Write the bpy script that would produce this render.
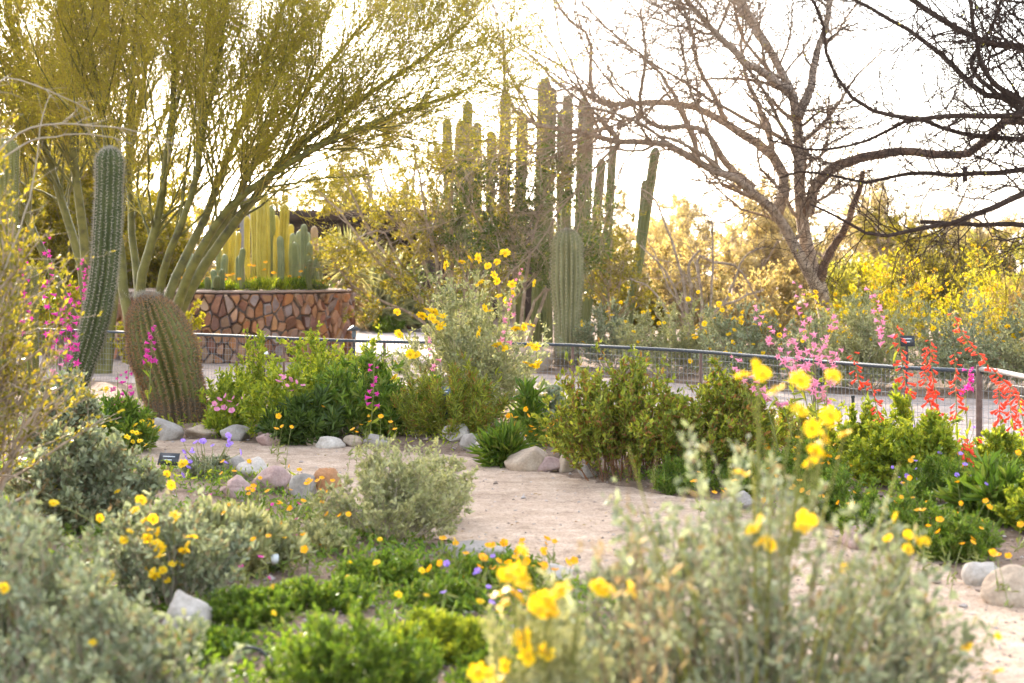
import bpy, math, random
import numpy as np
from mathutils import Vector, Matrix, Euler

# ------------------------------------------------------------------ scene, camera, light
scene = bpy.context.scene
for o in list(bpy.data.objects):
    bpy.data.objects.remove(o)
COL = scene.collection
F, CX, HY, EYE = 1707.0, 512.0, 265.0, 1.40      # focal length in pixels, centre column, horizon row, eye height

cam_data = bpy.data.cameras.new('camera')
cam = bpy.data.objects.new('camera', cam_data)
COL.objects.link(cam)
cam.location = (0, 0, EYE)
cam.rotation_euler = (math.radians(90), 0, 0)
cam_data.sensor_width = 36.0
cam_data.lens = 36.0 * F / 1024.0
cam_data.shift_y = -(341.5 - HY) / 1024.0
cam_data.clip_start, cam_data.clip_end = 0.1, 3000.0
cam_data.dof.use_dof = True
cam_data.dof.focus_distance = 13.5
cam_data.dof.aperture_fstop = 3.0
cam_data.dof.aperture_blades = 0
scene.camera = cam

SUN_EL, SUN_AZ = 22.0, -22.0        # degrees; azimuth from +Y, negative towards the left
world = bpy.data.worlds.new('World')
scene.world = world
world.use_nodes = True
wn = world.node_tree
wn.nodes.clear()
sky = wn.nodes.new('ShaderNodeTexSky')
sky.sky_type = 'NISHITA'
sky.sun_disc = False
sky.sun_elevation = math.radians(SUN_EL)
sky.sun_rotation = math.radians(SUN_AZ)
sky.air_density, sky.dust_density, sky.ozone_density = 1.0, 2.6, 1.0
bg = wn.nodes.new('ShaderNodeBackground')
bg.inputs['Strength'].default_value = 0.15
wo = wn.nodes.new('ShaderNodeOutputWorld')
hsv = wn.nodes.new('ShaderNodeHueSaturation')          # thin bright haze: the sky is nearly white
hsv.inputs['Saturation'].default_value = 0.52
warm = wn.nodes.new('ShaderNodeMix'); warm.data_type = 'RGBA'; warm.blend_type = 'MULTIPLY'
warm.inputs[0].default_value = 1.0
warm.inputs[7].default_value = (1.0, 1.0, 1.01, 1)
wn.links.new(sky.outputs['Color'], hsv.inputs['Color'])
wn.links.new(hsv.outputs['Color'], warm.inputs[6])
wn.links.new(warm.outputs[2], bg.inputs['Color'])
wn.links.new(bg.outputs['Background'], wo.inputs['Surface'])

sun_data = bpy.data.lights.new('sun', 'SUN')
sun_data.energy = 2.5
sun_data.angle = math.radians(0.6)
sun_data.color = (1.0, 0.89, 0.74)
sun = bpy.data.objects.new('sun', sun_data)
COL.objects.link(sun)
sd = Vector((math.sin(math.radians(SUN_AZ)) * math.cos(math.radians(SUN_EL)),
             math.cos(math.radians(SUN_AZ)) * math.cos(math.radians(SUN_EL)), math.sin(math.radians(SUN_EL))))
sun.rotation_euler = sd.to_track_quat('Z', 'Y').to_euler()

vs = scene.view_settings
vs.view_transform = 'Standard'
vs.look = 'None'
vs.exposure = 2.76
vs.gamma = 1.0
vs.use_curve_mapping = False
scene.render.engine = 'CYCLES'
scene.cycles.use_denoising = True
scene.cycles.max_bounces = 8
scene.cycles.diffuse_bounces = 4
scene.cycles.transmission_bounces = 6
scene.cycles.transparent_max_bounces = 8
scene.cycles.sample_clamp_indirect = 8.0

# ------------------------------------------------------------------ picture geometry -> world
def Dof(py):
    return F * EYE / (py - HY)
def W(px, py, D):                       # point seen at a pixel, at distance D
    return np.array([(px - CX) / F * D, D, EYE - (py - HY) / F * D])
def G(px, py):                          # point on the ground seen at a pixel
    D = Dof(py)
    return np.array([(px - CX) / F * D, D])

def catmull(pts, n):
    p = np.asarray(pts, float)
    if len(p) == 2:
        t = np.linspace(0, 1, n)[:, None]
        return p[0] * (1 - t) + p[1] * t
    q = np.vstack([2 * p[0] - p[1], p, 2 * p[-1] - p[-2]])
    seg = np.linalg.norm(np.diff(p, axis=0), axis=1)
    cum = np.concatenate([[0], np.cumsum(seg)])
    s = np.linspace(0, cum[-1], n)
    i = np.clip(np.searchsorted(cum, s, side='right') - 1, 0, len(p) - 2)
    t = ((s - cum[i]) / np.maximum(seg[i], 1e-9))[:, None]
    a, b, c, d = q[i], q[i + 1], q[i + 2], q[i + 3]
    return 0.5 * ((2 * b) + (-a + c) * t + (2 * a - 5 * b + 4 * c - d) * t * t + (-a + 3 * b - 3 * c + d) * t ** 3)

def unit(v):
    return v / np.maximum(np.linalg.norm(v, axis=-1, keepdims=True), 1e-9)

# ------------------------------------------------------------------ materials
MATS = {}
class NT:
    def __init__(self, name):
        self.m = bpy.data.materials.new(name)
        self.m.use_nodes = True
        self.t = self.m.node_tree
        self.t.nodes.clear()
        self.out = self.t.nodes.new('ShaderNodeOutputMaterial')
    def n(self, kind, **kw):
        x = self.t.nodes.new(kind)
        for k, v in kw.items():
            if k in x.inputs:
                x.inputs[k].default_value = v
            else:
                setattr(x, k, v)
        return x
    def l(self, a, b):
        self.t.links.new(a, b)
    def ramp(self, fac, stops, interp='LINEAR'):
        r = self.t.nodes.new('ShaderNodeValToRGB')
        r.color_ramp.interpolation = interp
        e = r.color_ramp.elements
        while len(e) > 1:
            e.remove(e[-1])
        e[0].position, e[0].color = stops[0][0], (*stops[0][1], 1)
        for p, c in stops[1:]:
            x = e.new(p)
            x.color = (*c, 1)
        self.l(fac, r.inputs['Fac'])
        return r.outputs['Color']
    def noise(self, scale, detail=4.0, rough=0.55, coords='Object'):
        tc = self.t.nodes.new('ShaderNodeTexCoord')
        x = self.t.nodes.new('ShaderNodeTexNoise')
        x.inputs['Scale'].default_value = scale
        x.inputs['Detail'].default_value = detail
        x.inputs['Roughness'].default_value = rough
        self.l(tc.outputs[coords], x.inputs['Vector'])
        return x.outputs['Fac']
    def mix(self, fac, a, b, mode='MIX'):
        x = self.t.nodes.new('ShaderNodeMix')
        x.data_type = 'RGBA'
        x.blend_type = mode
        if isinstance(fac, float):
            x.inputs[0].default_value = fac
        else:
            self.l(fac, x.inputs[0])
        for v, s in ((a, x.inputs[6]), (b, x.inputs[7])):
            if isinstance(v, tuple):
                s.default_value = (*v, 1)
            else:
                self.l(v, s)
        return x.outputs[2]
    def bump(self, h, strength, dist):
        x = self.n('ShaderNodeBump', Strength=strength, Distance=dist)
        self.l(h, x.inputs['Height'])
        return x.outputs['Normal']
    def principled(self, col, rough=0.7, spec=0.3, normal=None, metal=0.0):
        p = self.n('ShaderNodeBsdfPrincipled', Roughness=rough, Metallic=metal)
        p.inputs['Specular IOR Level'].default_value = spec
        if isinstance(col, tuple):
            p.inputs['Base Color'].default_value = (*col, 1)
        else:
            self.l(col, p.inputs['Base Color'])
        if normal is not None:
            self.l(normal, p.inputs['Normal'])
        return p.outputs['BSDF']
    def done(self, shader):
        self.l(shader, self.out.inputs['Surface'])
        return self.m

def leaf_mat(name, cols, trans=0.4, rough=0.55, tint=(1.25, 1.2, 0.6), clump=None):
    """Leaves, petals and green twigs: colour varies per leaf; part of the light passes through."""
    k = NT(name)
    geo = k.n('ShaderNodeNewGeometry')
    n = len(cols)
    c = k.ramp(geo.outputs['Random Per Island'], [(i / max(n - 1, 1), col) for i, col in enumerate(cols)])
    if clump:
        f = k.noise(clump, 2.0)
        c = k.mix(f, c, k.mix(1.0, c, (1.35, 1.2, 0.75), 'MULTIPLY'))
    p = k.principled(c, rough, 0.25)
    t = k.n('ShaderNodeBsdfTranslucent')
    k.l(k.mix(1.0, c, tint, 'MULTIPLY'), t.inputs['Color'])
    m = k.n('ShaderNodeMixShader', Fac=trans)
    k.l(p, m.inputs[1]); k.l(t.outputs[0], m.inputs[2])
    MATS[name] = k.done(m.outputs[0])
    return MATS[name]

def noise_mat(name, stops, scale, bump=0.4, dist=0.02, rough=0.85, spec=0.2, detail=6.0, coords='Object', bscale=None, island=None):
    k = NT(name)
    f = k.noise(scale, detail, 0.6, coords)
    c = k.ramp(f, stops)
    if island:
        geo = k.n('ShaderNodeNewGeometry')
        r = k.ramp(geo.outputs['Random Per Island'], island)
        c = k.mix(1.0, c, r, 'MULTIPLY')
    h = k.noise(bscale or scale * 3, 5.0, 0.6, coords)
    MATS[name] = k.done(k.principled(c, rough, spec, k.bump(h, bump, dist)))
    return MATS[name]

# leaves
leaf_mat('silver leaf', [(0.10, 0.125, 0.08), (0.21, 0.245, 0.18), (0.35, 0.385, 0.31), (0.16, 0.19, 0.10), (0.27, 0.305, 0.235), (0.22, 0.15, 0.085)], 0.30, 0.7, (1.1, 1.12, 0.85), 2.0)
leaf_mat('grey leaf', [(0.17, 0.19, 0.11), (0.34, 0.35, 0.22), (0.42, 0.42, 0.28), (0.23, 0.25, 0.11), (0.30, 0.33, 0.22)], 0.32, 0.7, (1.15, 1.12, 0.75), 2.0)
leaf_mat('olive leaf', [(0.07, 0.11, 0.018), (0.17, 0.22, 0.032), (0.33, 0.36, 0.06), (0.13, 0.17, 0.03), (0.26, 0.12, 0.05)], 0.42, 0.5, (1.35, 1.25, 0.5), 2.0)
leaf_mat('green leaf', [(0.05, 0.10, 0.015), (0.11, 0.19, 0.03), (0.20, 0.28, 0.045), (0.07, 0.13, 0.02), (0.20, 0.22, 0.06)], 0.42, 0.45, (1.2, 1.25, 0.5), 2.0)
leaf_mat('lime leaf', [(0.10, 0.17, 0.022), (0.22, 0.30, 0.038), (0.39, 0.44, 0.06), (0.14, 0.22, 0.03)], 0.5, 0.45, (1.35, 1.2, 0.5), 2.0)
leaf_mat('dark leaf', [(0.03, 0.055, 0.014), (0.06, 0.10, 0.025), (0.09, 0.14, 0.035)], 0.35, 0.4, (1.35, 1.3, 0.5), 2.0)
leaf_mat('gold leaf', [(0.21, 0.22, 0.02), (0.35, 0.355, 0.032), (0.47, 0.44, 0.042)], 0.55, 0.5, (1.3, 1.15, 0.5), 0.8)
leaf_mat('creosote leaf', [(0.09, 0.10, 0.018), (0.18, 0.17, 0.03), (0.26, 0.23, 0.035)], 0.48, 0.45, (1.35, 1.2, 0.5), 1.2)
leaf_mat('yellow bloom', [(0.30, 0.31, 0.06), (0.50, 0.45, 0.07), (0.22, 0.25, 0.07), (0.33, 0.31, 0.12)], 0.42, 0.6, (1.12, 1.08, 0.55), 1.0)
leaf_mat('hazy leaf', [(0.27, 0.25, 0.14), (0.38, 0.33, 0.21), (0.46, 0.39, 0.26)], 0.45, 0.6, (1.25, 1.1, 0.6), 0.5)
leaf_mat('straw', [(0.30, 0.22, 0.11), (0.42, 0.32, 0.17), (0.25, 0.15, 0.08)], 0.4, 0.6, (1.1, 1.0, 0.7))
leaf_mat('green twig', [(0.20, 0.18, 0.035), (0.30, 0.26, 0.05), (0.38, 0.31, 0.06)], 0.25, 0.5, (1.3, 1.1, 0.5), 1.0)
leaf_mat('stalk green', [(0.18, 0.20, 0.05), (0.26, 0.27, 0.08)], 0.2, 0.5)
leaf_mat('shoot', [(0.26, 0.26, 0.05), (0.36, 0.33, 0.07)], 0.25, 0.5)
leaf_mat('red twig', [(0.17, 0.07, 0.035), (0.24, 0.11, 0.05), (0.13, 0.09, 0.04)], 0.1, 0.7)
leaf_mat('pale twig', [(0.30, 0.24, 0.16), (0.40, 0.34, 0.25)], 0.1, 0.7)
# petals
leaf_mat('yellow petal', [(0.82, 0.56, 0.008), (0.88, 0.66, 0.015), (0.84, 0.52, 0.006)], 0.4, 0.5, (1.1, 1.0, 0.5))
leaf_mat('amber petal', [(0.80, 0.36, 0.006), (0.85, 0.45, 0.01)], 0.4, 0.5, (1.1, 0.95, 0.5))
leaf_mat('pink petal', [(0.72, 0.20, 0.34), (0.82, 0.36, 0.48), (0.66, 0.16, 0.33)], 0.4, 0.5, (1.1, 0.9, 1.0))
leaf_mat('magenta petal', [(0.66, 0.03, 0.30), (0.72, 0.07, 0.38), (0.55, 0.02, 0.28)], 0.4, 0.5, (1.1, 0.9, 1.0))
leaf_mat('red petal', [(0.82, 0.06, 0.03), (0.88, 0.13, 0.05), (0.80, 0.045, 0.05)], 0.4, 0.5, (1.15, 0.9, 0.9))
leaf_mat('violet petal', [(0.33, 0.20, 0.62), (0.45, 0.30, 0.72), (0.28, 0.12, 0.58)], 0.4, 0.5, (1.0, 0.9, 1.1))
leaf_mat('white petal', [(0.75, 0.72, 0.68), (0.8, 0.78, 0.72)], 0.4, 0.5, (1, 1, 0.95))
noise_mat('flower disc', [(0.3, (0.62, 0.33, 0.01)), (0.7, (0.75, 0.45, 0.02))], 120.0, 0.3, 0.002)
# bark, cactus skin, spines
noise_mat('palo verde bark', [(0.28, (0.04, 0.033, 0.015)), (0.42, (0.10, 0.09, 0.02)), (0.6, (0.15, 0.132, 0.027)), (0.78, (0.18, 0.152, 0.05))], 9.0, 0.35, 0.01, 0.6, 0.3)
noise_mat('grey bark', [(0.3, (0.20, 0.145, 0.10)), (0.55, (0.42, 0.325, 0.24)), (0.75, (0.54, 0.44, 0.345))], 14.0, 0.9, 0.03, 0.9, 0.15)
noise_mat('dark bark', [(0.3, (0.035, 0.022, 0.016)), (0.6, (0.075, 0.048, 0.036)), (0.8, (0.12, 0.08, 0.06))], 14.0, 0.9, 0.03, 0.9, 0.15)
noise_mat('twig bark', [(0.3, (0.24, 0.175, 0.12)), (0.7, (0.38, 0.29, 0.21))], 20.0, 0.3, 0.01, 0.9, 0.15)
noise_mat('weathered wood', [(0.3, (0.13, 0.075, 0.05)), (0.55, (0.22, 0.14, 0.095)), (0.75, (0.30, 0.21, 0.15))], 16.0, 1.0, 0.03, 0.9, 0.1)
k = NT('cactus skin')
f = k.noise(7.0, 6.0, 0.65)
c = k.ramp(f, [(0.3, (0.045, 0.056, 0.016)), (0.7, (0.085, 0.095, 0.027))])
tc = k.n('ShaderNodeTexCoord'); sx = k.n('ShaderNodeSeparateXYZ'); k.l(tc.outputs['Object'], sx.inputs[0])
ad = k.n('ShaderNodeMath', operation='MULTIPLY_ADD'); k.l(k.noise(5.0, 5.0, 0.7), ad.inputs[0]); ad.inputs[1].default_value = -0.4; k.l(sx.outputs['Z'], ad.inputs[2])
c = k.mix(k.ramp(ad.outputs[0], [(0.0, (1, 1, 1)), (0.02, (0.8, 0.8, 0.8)), (0.08, (0, 0, 0))]), c, (0.16, 0.115, 0.065))
c = k.mix(k.ramp(k.noise(16.0, 4.0, 0.7), [(0.66, (0, 0, 0)), (0.70, (0.7, 0.7, 0.7))]), c, (0.22, 0.17, 0.10))
MATS['cactus skin'] = k.done(k.principled(c, 0.6, 0.25, k.bump(k.noise(40.0, 5.0, 0.6), 0.35, 0.01)))

k = NT('barrel skin')
f = k.noise(7.0, 6.0, 0.65)
c = k.ramp(f, [(0.3, (0.11, 0.108, 0.025)), (0.7, (0.19, 0.175, 0.048))])
tc = k.n('ShaderNodeTexCoord'); sx = k.n('ShaderNodeSeparateXYZ'); k.l(tc.outputs['Object'], sx.inputs[0])
ad = k.n('ShaderNodeMath', operation='MULTIPLY_ADD'); k.l(k.noise(5.0, 5.0, 0.7), ad.inputs[0]); ad.inputs[1].default_value = -0.4; k.l(sx.outputs['Z'], ad.inputs[2])
c = k.mix(k.ramp(ad.outputs[0], [(0.0, (1, 1, 1)), (0.02, (0.8, 0.8, 0.8)), (0.08, (0, 0, 0))]), c, (0.16, 0.115, 0.065))
c = k.mix(k.ramp(k.noise(16.0, 4.0, 0.7), [(0.66, (0, 0, 0)), (0.70, (0.7, 0.7, 0.7))]), c, (0.22, 0.17, 0.10))
MATS['barrel skin'] = k.done(k.principled(c, 0.6, 0.25, k.bump(k.noise(40.0, 5.0, 0.6), 0.35, 0.01)))

k = NT('saguaro skin')
f = k.noise(7.0, 6.0, 0.65)
c = k.ramp(f, [(0.3, (0.20, 0.19, 0.09)), (0.7, (0.29, 0.265, 0.13))])
tc = k.n('ShaderNodeTexCoord'); sx = k.n('ShaderNodeSeparateXYZ'); k.l(tc.outputs['Object'], sx.inputs[0])
ad = k.n('ShaderNodeMath', operation='MULTIPLY_ADD'); k.l(k.noise(5.0, 5.0, 0.7), ad.inputs[0]); ad.inputs[1].default_value = -0.4; k.l(sx.outputs['Z'], ad.inputs[2])
c = k.mix(k.ramp(ad.outputs[0], [(0.0, (1, 1, 1)), (0.02, (0.8, 0.8, 0.8)), (0.08, (0, 0, 0))]), c, (0.16, 0.115, 0.065))
c = k.mix(k.ramp(k.noise(16.0, 4.0, 0.7), [(0.66, (0, 0, 0)), (0.70, (0.7, 0.7, 0.7))]), c, (0.22, 0.17, 0.10))
MATS['saguaro skin'] = k.done(k.principled(c, 0.6, 0.25, k.bump(k.noise(40.0, 5.0, 0.6), 0.35, 0.01)))

noise_mat('organ pipe skin', [(0.3, (0.10, 0.125, 0.045)), (0.55, (0.15, 0.165, 0.06)), (0.75, (0.215, 0.19, 0.09))], 3.0, 0.3, 0.02, 0.6, 0.3)
noise_mat('olive skin', [(0.3, (0.12, 0.11, 0.025)), (0.7, (0.19, 0.17, 0.04))], 6.0, 0.3, 0.01, 0.6, 0.3)
noise_mat('golden skin', [(0.3, (0.38, 0.30, 0.04)), (0.7, (0.52, 0.43, 0.08))], 4.0, 0.2, 0.01, 0.55, 0.3)
noise_mat('blue green skin', [(0.3, (0.17, 0.20, 0.10)), (0.7, (0.27, 0.30, 0.16))], 4.0, 0.2, 0.01, 0.55, 0.3)
noise_mat('pink skin', [(0.3, (0.38, 0.24, 0.13)), (0.7, (0.46, 0.32, 0.19))], 4.0, 0.2, 0.01, 0.55, 0.3)
leaf_mat('pale spine', [(0.38, 0.33, 0.25), (0.5, 0.44, 0.34)], 0.35, 0.5, (1.0, 0.95, 0.85))
leaf_mat('amber spine', [(0.60, 0.34, 0.12), (0.44, 0.31, 0.18), (0.58, 0.44, 0.26)], 0.55, 0.5, (1.2, 0.85, 0.5))
leaf_mat('dark spine', [(0.10, 0.07, 0.05), (0.18, 0.13, 0.09)], 0.2, 0.5, (1.0, 0.9, 0.8))
# rocks and built things
def rock_mat(name, a, b, c):
    k = NT(name)
    f = k.noise(5.0, 8.0, 0.65)
    col = k.ramp(f, [(0.25, a), (0.5, b), (0.75, c)])
    g = k.noise(60.0, 4.0, 0.7)
    col = k.mix(0.35, col, k.ramp(g, [(0.35, (0.25, 0.22, 0.2)), (0.65, (1.0, 1.0, 1.0))]), 'MULTIPLY')
    h = k.noise(14.0, 9.0, 0.7)
    MATS[name] = k.done(k.principled(col, 0.9, 0.2, k.bump(h, 0.7, 0.03)))
rock_mat('grey rock', (0.27, 0.225, 0.185), (0.38, 0.33, 0.28), (0.49, 0.435, 0.375))
rock_mat('tan rock', (0.36, 0.25, 0.17), (0.50, 0.38, 0.27), (0.58, 0.47, 0.36))
rock_mat('pink rock', (0.32, 0.20, 0.17), (0.43, 0.29, 0.25), (0.5, 0.37, 0.32))
rock_mat('white rock', (0.40, 0.335, 0.27), (0.53, 0.46, 0.385), (0.63, 0.565, 0.49))
rock_mat('rust rock', (0.26, 0.11, 0.05), (0.42, 0.20, 0.09), (0.50, 0.33, 0.2))
noise_mat('painted steel', [(0.3, (0.035, 0.045, 0.058)), (0.6, (0.055, 0.066, 0.08)), (0.8, (0.08, 0.065, 0.055))], 25.0, 0.3, 0.004, 0.6, 0.25)
noise_mat('pale rope', [(0.3, (0.30, 0.26, 0.23)), (0.7, (0.42, 0.38, 0.35))], 40.0, 0.5, 0.005)
noise_mat('rust steel', [(0.3, (0.10, 0.055, 0.04)), (0.7, (0.17, 0.11, 0.09))], 25.0, 0.4, 0.004, 0.7, 0.3)
noise_mat('fence wire', [(0.3, (0.20, 0.21, 0.22)), (0.7, (0.30, 0.30, 0.31))], 25.0, 0.1, 0.001, 0.4, 0.5)
noise_mat('black metal', [(0.3, (0.015, 0.016, 0.018)), (0.7, (0.03, 0.03, 0.033))], 30.0, 0.1, 0.002, 0.4, 0.5)
noise_mat('slate plate', [(0.3, (0.05, 0.07, 0.085)), (0.7, (0.075, 0.10, 0.12))], 30.0, 0.1, 0.002, 0.4, 0.5)
noise_mat('white print', [(0.3, (0.6, 0.6, 0.6)), (0.7, (0.7, 0.7, 0.7))], 30.0, 0.0, 0.001)
noise_mat('white pipe', [(0.3, (0.62, 0.62, 0.60)), (0.7, (0.74, 0.74, 0.72))], 15.0, 0.1, 0.002, 0.4, 0.4)
noise_mat('purple tag', [(0.3, (0.055, 0.035, 0.05)), (0.7, (0.085, 0.06, 0.08))], 15.0, 0.1, 0.002, 0.5, 0.4)
noise_mat('post wood', [(0.3, (0.19, 0.17, 0.16)), (0.7, (0.30, 0.27, 0.25))], 10.0, 0.6, 0.01)
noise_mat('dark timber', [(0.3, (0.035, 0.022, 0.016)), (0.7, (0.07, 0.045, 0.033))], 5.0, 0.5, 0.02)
noise_mat('stucco', [(0.3, (0.22, 0.15, 0.10)), (0.7, (0.29, 0.20, 0.14))], 5.0, 0.5, 0.02)
noise_mat('mortar', [(0.3, (0.07, 0.05, 0.04)), (0.7, (0.13, 0.095, 0.075))], 20.0, 0.8, 0.02)
noise_mat('coping', [(0.3, (0.22, 0.15, 0.12)), (0.7, (0.36, 0.26, 0.21))], 9.0, 0.6, 0.02)
noise_mat('wall stone', [(0.25, (0.55, 0.5, 0.45)), (0.5, (0.85, 0.8, 0.75)), (0.75, (1.0, 0.95, 0.9))], 7.0, 0.9, 0.03, 0.85, 0.2,
          island=[(0.0, (0.36, 0.13, 0.055)), (0.1, (0.48, 0.27, 0.13)), (0.2, (0.12, 0.05, 0.035)), (0.3, (0.52, 0.37, 0.25)), (0.38, (0.20, 0.11, 0.11)),
                  (0.48, (0.44, 0.20, 0.07)), (0.58, (0.33, 0.28, 0.28)), (0.66, (0.17, 0.065, 0.035)), (0.76, (0.50, 0.30, 0.19)), (0.86, (0.29, 0.14, 0.10)), (0.93, (0.40, 0.22, 0.12)), (1.0, (0.24, 0.22, 0.24))])

def sand_mat(name, a, b, c, speck):
    k = NT(name)
    big = k.noise(0.55, 3.0, 0.5)
    mid = k.noise(6.0, 6.0, 0.7)
    fine = k.noise(90.0, 3.0, 0.8)
    col = k.ramp(mid, [(0.3, a), (0.5, b), (0.7, c)])
    col = k.mix(1.0, col, k.ramp(big, [(0.3, (0.86, 0.84, 0.82)), (0.7, (1.08, 1.06, 1.04))]), 'MULTIPLY')
    worn = k.noise(2.3, 6.0, 0.72)
    col = k.mix(1.0, col, k.ramp(worn, [(0.36, (0.74, 0.72, 0.70)), (0.47, (1, 1, 1)), (0.62, (1.10, 1.10, 1.10))]), 'MULTIPLY')
    grit = k.noise(28.0, 3.0, 0.8)
    col = k.mix(1.0, col, k.ramp(grit, [(0.30, (0.70, 0.68, 0.66)), (0.45, (1, 1, 1)), (0.7, (1.1, 1.1, 1.1))]), 'MULTIPLY')
    col = k.mix(1.0, col, k.ramp(fine, [(0.32, speck), (0.5, (1, 1, 1)), (0.72, (1.18, 1.16, 1.14))]), 'MULTIPLY')
    tc = k.n('ShaderNodeTexCoord')
    vor = k.n('ShaderNodeTexVoronoi', Scale=45.0)
    k.l(tc.outputs['Object'], vor.inputs['Vector'])
    h = k.mix(0.5, k.mix(0.5, fine, worn), vor.outputs['Distance'])
    MATS[name] = k.done(k.principled(col, 0.95, 0.1, k.bump(h, 0.7, 0.02)))
sand_mat('path sand', (0.325, 0.235, 0.165), (0.42, 0.315, 0.232), (0.50, 0.392, 0.30), (0.45, 0.41, 0.37))
sand_mat('walkway grit', (0.36, 0.29, 0.25), (0.42, 0.345, 0.305), (0.47, 0.40, 0.355), (0.75, 0.72, 0.7))
sand_mat('bed soil', (0.15, 0.10, 0.07), (0.22, 0.155, 0.11), (0.30, 0.22, 0.165), (0.45, 0.4, 0.38))

# ------------------------------------------------------------------ objects
def tag(o, label=None, cat=None, group=None, kind=None):
    if label: o['label'] = label
    if cat: o['category'] = cat
    if group: o['group'] = group
    if kind: o['kind'] = kind
    return o
def empty(name, loc, label, cat, group=None):
    o = bpy.data.objects.new(name, None)
    o.empty_display_size = 0.1
    COL.objects.link(o)
    o.location = tuple(float(v) for v in loc)
    return tag(o, label, cat, group)
def link(name, mesh, parent=None, loc=(0, 0, 0), rot=None, scale=None):
    o = bpy.data.objects.new(name, mesh)
    COL.objects.link(o)
    if parent: o.parent = parent
    o.location = tuple(float(v) for v in loc)
    if rot is not None: o.rotation_euler = rot
    if scale is not None: o.scale = scale if hasattr(scale, '__len__') else (scale,) * 3
    return o

class MB:
    """Collects vertices and faces of one mesh."""
    def __init__(self):
        self.v, self.f, self.n = [], {3: [], 4: []}, 0
        self.m = {3: [], 4: []}
        self.poly = []
    def add(self, v, f, mat=0):
        v = np.asarray(v, float).reshape(-1, 3)
        f = np.asarray(f, int)
        k = f.shape[1]
        self.f[k].append(f + self.n)
        self.m[k].append(np.full(len(f), mat))
        self.v.append(v)
        self.n += len(v)
    def mesh(self, name, mats, smooth=True):
        me = bpy.data.meshes.new(name)
        V = np.vstack(self.v)
        loops, starts, mi, pos = [], [], [], 0
        for k in (3, 4):
            if self.f[k]:
                f = np.vstack(self.f[k])
                loops.append(f.ravel())
                starts.append(pos + np.arange(len(f)) * k)
                mi.append(np.concatenate(self.m[k]))
                pos += f.size
        L, S, I = np.concatenate(loops), np.concatenate(starts), np.concatenate(mi)
        me.vertices.add(len(V)); me.vertices.foreach_set('co', V.astype(np.float32).ravel())
        me.loops.add(len(L)); me.loops.foreach_set('vertex_index', L.astype(np.int32))
        me.polygons.add(len(S)); me.polygons.foreach_set('loop_start', S.astype(np.int32))
        for m in (mats if isinstance(mats, (list, tuple)) else [mats]):
            me.materials.append(MATS[m])
        me.polygons.foreach_set('material_index', I.astype(np.int32))
        me.polygons.foreach_set('use_smooth', np.full(len(S), smooth))
        me.update(calc_edges=True)
        return me
    def build(self, name, mats, parent=None, loc=(0, 0, 0), smooth=True):
        return link(name, self.mesh(name, mats, smooth), parent, loc)
    # ---- shapes
    def tubes(self, P, R, sides=5, mat=0, cap=False):
        P = np.asarray(P, float); R = np.asarray(R, float)
        if P.ndim == 2: P = P[None]; R = R[None]
        M, S, _ = P.shape
        T = unit(np.gradient(P, axis=1))
        mt = unit(T.mean(axis=1))
        ref = np.where(np.abs(mt[:, 2:3]) < 0.8, np.array([[0, 0, 1.0]]), np.array([[1.0, 0, 0]]))[:, None, :]
        A = unit(np.cross(T, np.broadcast_to(ref, T.shape)))
        B = np.cross(T, A)
        a = np.arange(sides) / sides * 2 * math.pi
        V = P[:, :, None] + R[:, :, None, None] * (A[:, :, None] * np.cos(a)[:, None] + B[:, :, None] * np.sin(a)[:, None])
        idx = np.arange(M * S * sides).reshape(M, S, sides)
        nx = np.roll(idx, -1, axis=2)
        q = np.stack([idx[:, :-1], nx[:, :-1], nx[:, 1:], idx[:, 1:]], -1).reshape(-1, 4)
        self.add(V, q, mat)
        if cap:
            # end discs as their own small fans
            for m in range(M):
                for e, s in ((0, 0), (1, S - 1)):
                    ring = V[m, s]
                    vv = np.vstack([P[m, s][None], ring])
                    jj = np.arange(sides)
                    ff = np.stack([np.zeros(sides, int), 1 + jj, 1 + (jj + 1) % sides], -1)
                    self.add(vv, ff, mat)
    def leaves(self, C, D, L, Wd, mat=0, rng=None, fold=0.25, up=None, wide=0.5):
        """Folded leaf blades at C pointing along D."""
        N = len(C)
        if N == 0: return
        D = unit(D)
        r = rng.normal(size=(N, 3)) if up is None else np.broadcast_to(up, (N, 3)) + rng.normal(size=(N, 3)) * 0.5
        X = unit(np.cross(D, r))
        Z = np.cross(X, D)
        L = np.broadcast_to(np.asarray(L, float), (N,))[:, None]; Wd = np.broadcast_to(np.asarray(Wd, float), (N,))[:, None]
        b = C
        t = C + D * L - Z * L * 0.1
        w2 = Wd * 0.5
        l1 = C + D * L * 0.30 + X * w2 * 0.85 + Z * Wd * fold
        l2 = C + D * L * (0.45 + wide * 0.5) + X * w2 * 0.8 + Z * Wd * fold
        r1 = C + D * L * 0.30 - X * w2 * 0.85 + Z * Wd * fold
        r2 = C + D * L * (0.45 + wide * 0.5) - X * w2 * 0.8 + Z * Wd * fold
        V = np.stack([b, r1, r2, t, l2, l1], 1)
        i = np.arange(N)[:, None] * 6
        self.add(V, np.vstack([i + np.array([0, 1, 2, 3]), i + np.array([0, 3, 4, 5])]), mat)
    def spikes(self, C, D, L, r, mat=0, rng=None):
        N = len(C)
        D = unit(D)
        X = unit(np.cross(D, rng.normal(size=(N, 3))))
        Y = np.cross(D, X)
        L = np.broadcast_to(np.asarray(L, float), (N,))[:, None]
        V = np.stack([C + X * r, C - X * r * 0.5 + Y * r * 0.87, C - X * r * 0.5 - Y * r * 0.87, C + D * L], 1)
        i = np.arange(N)[:, None] * 4
        self.add(V, np.vstack([i + np.array([0, 1, 3]), i + np.array([1, 2, 3]), i + np.array([2, 0, 3])]), mat)
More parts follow.
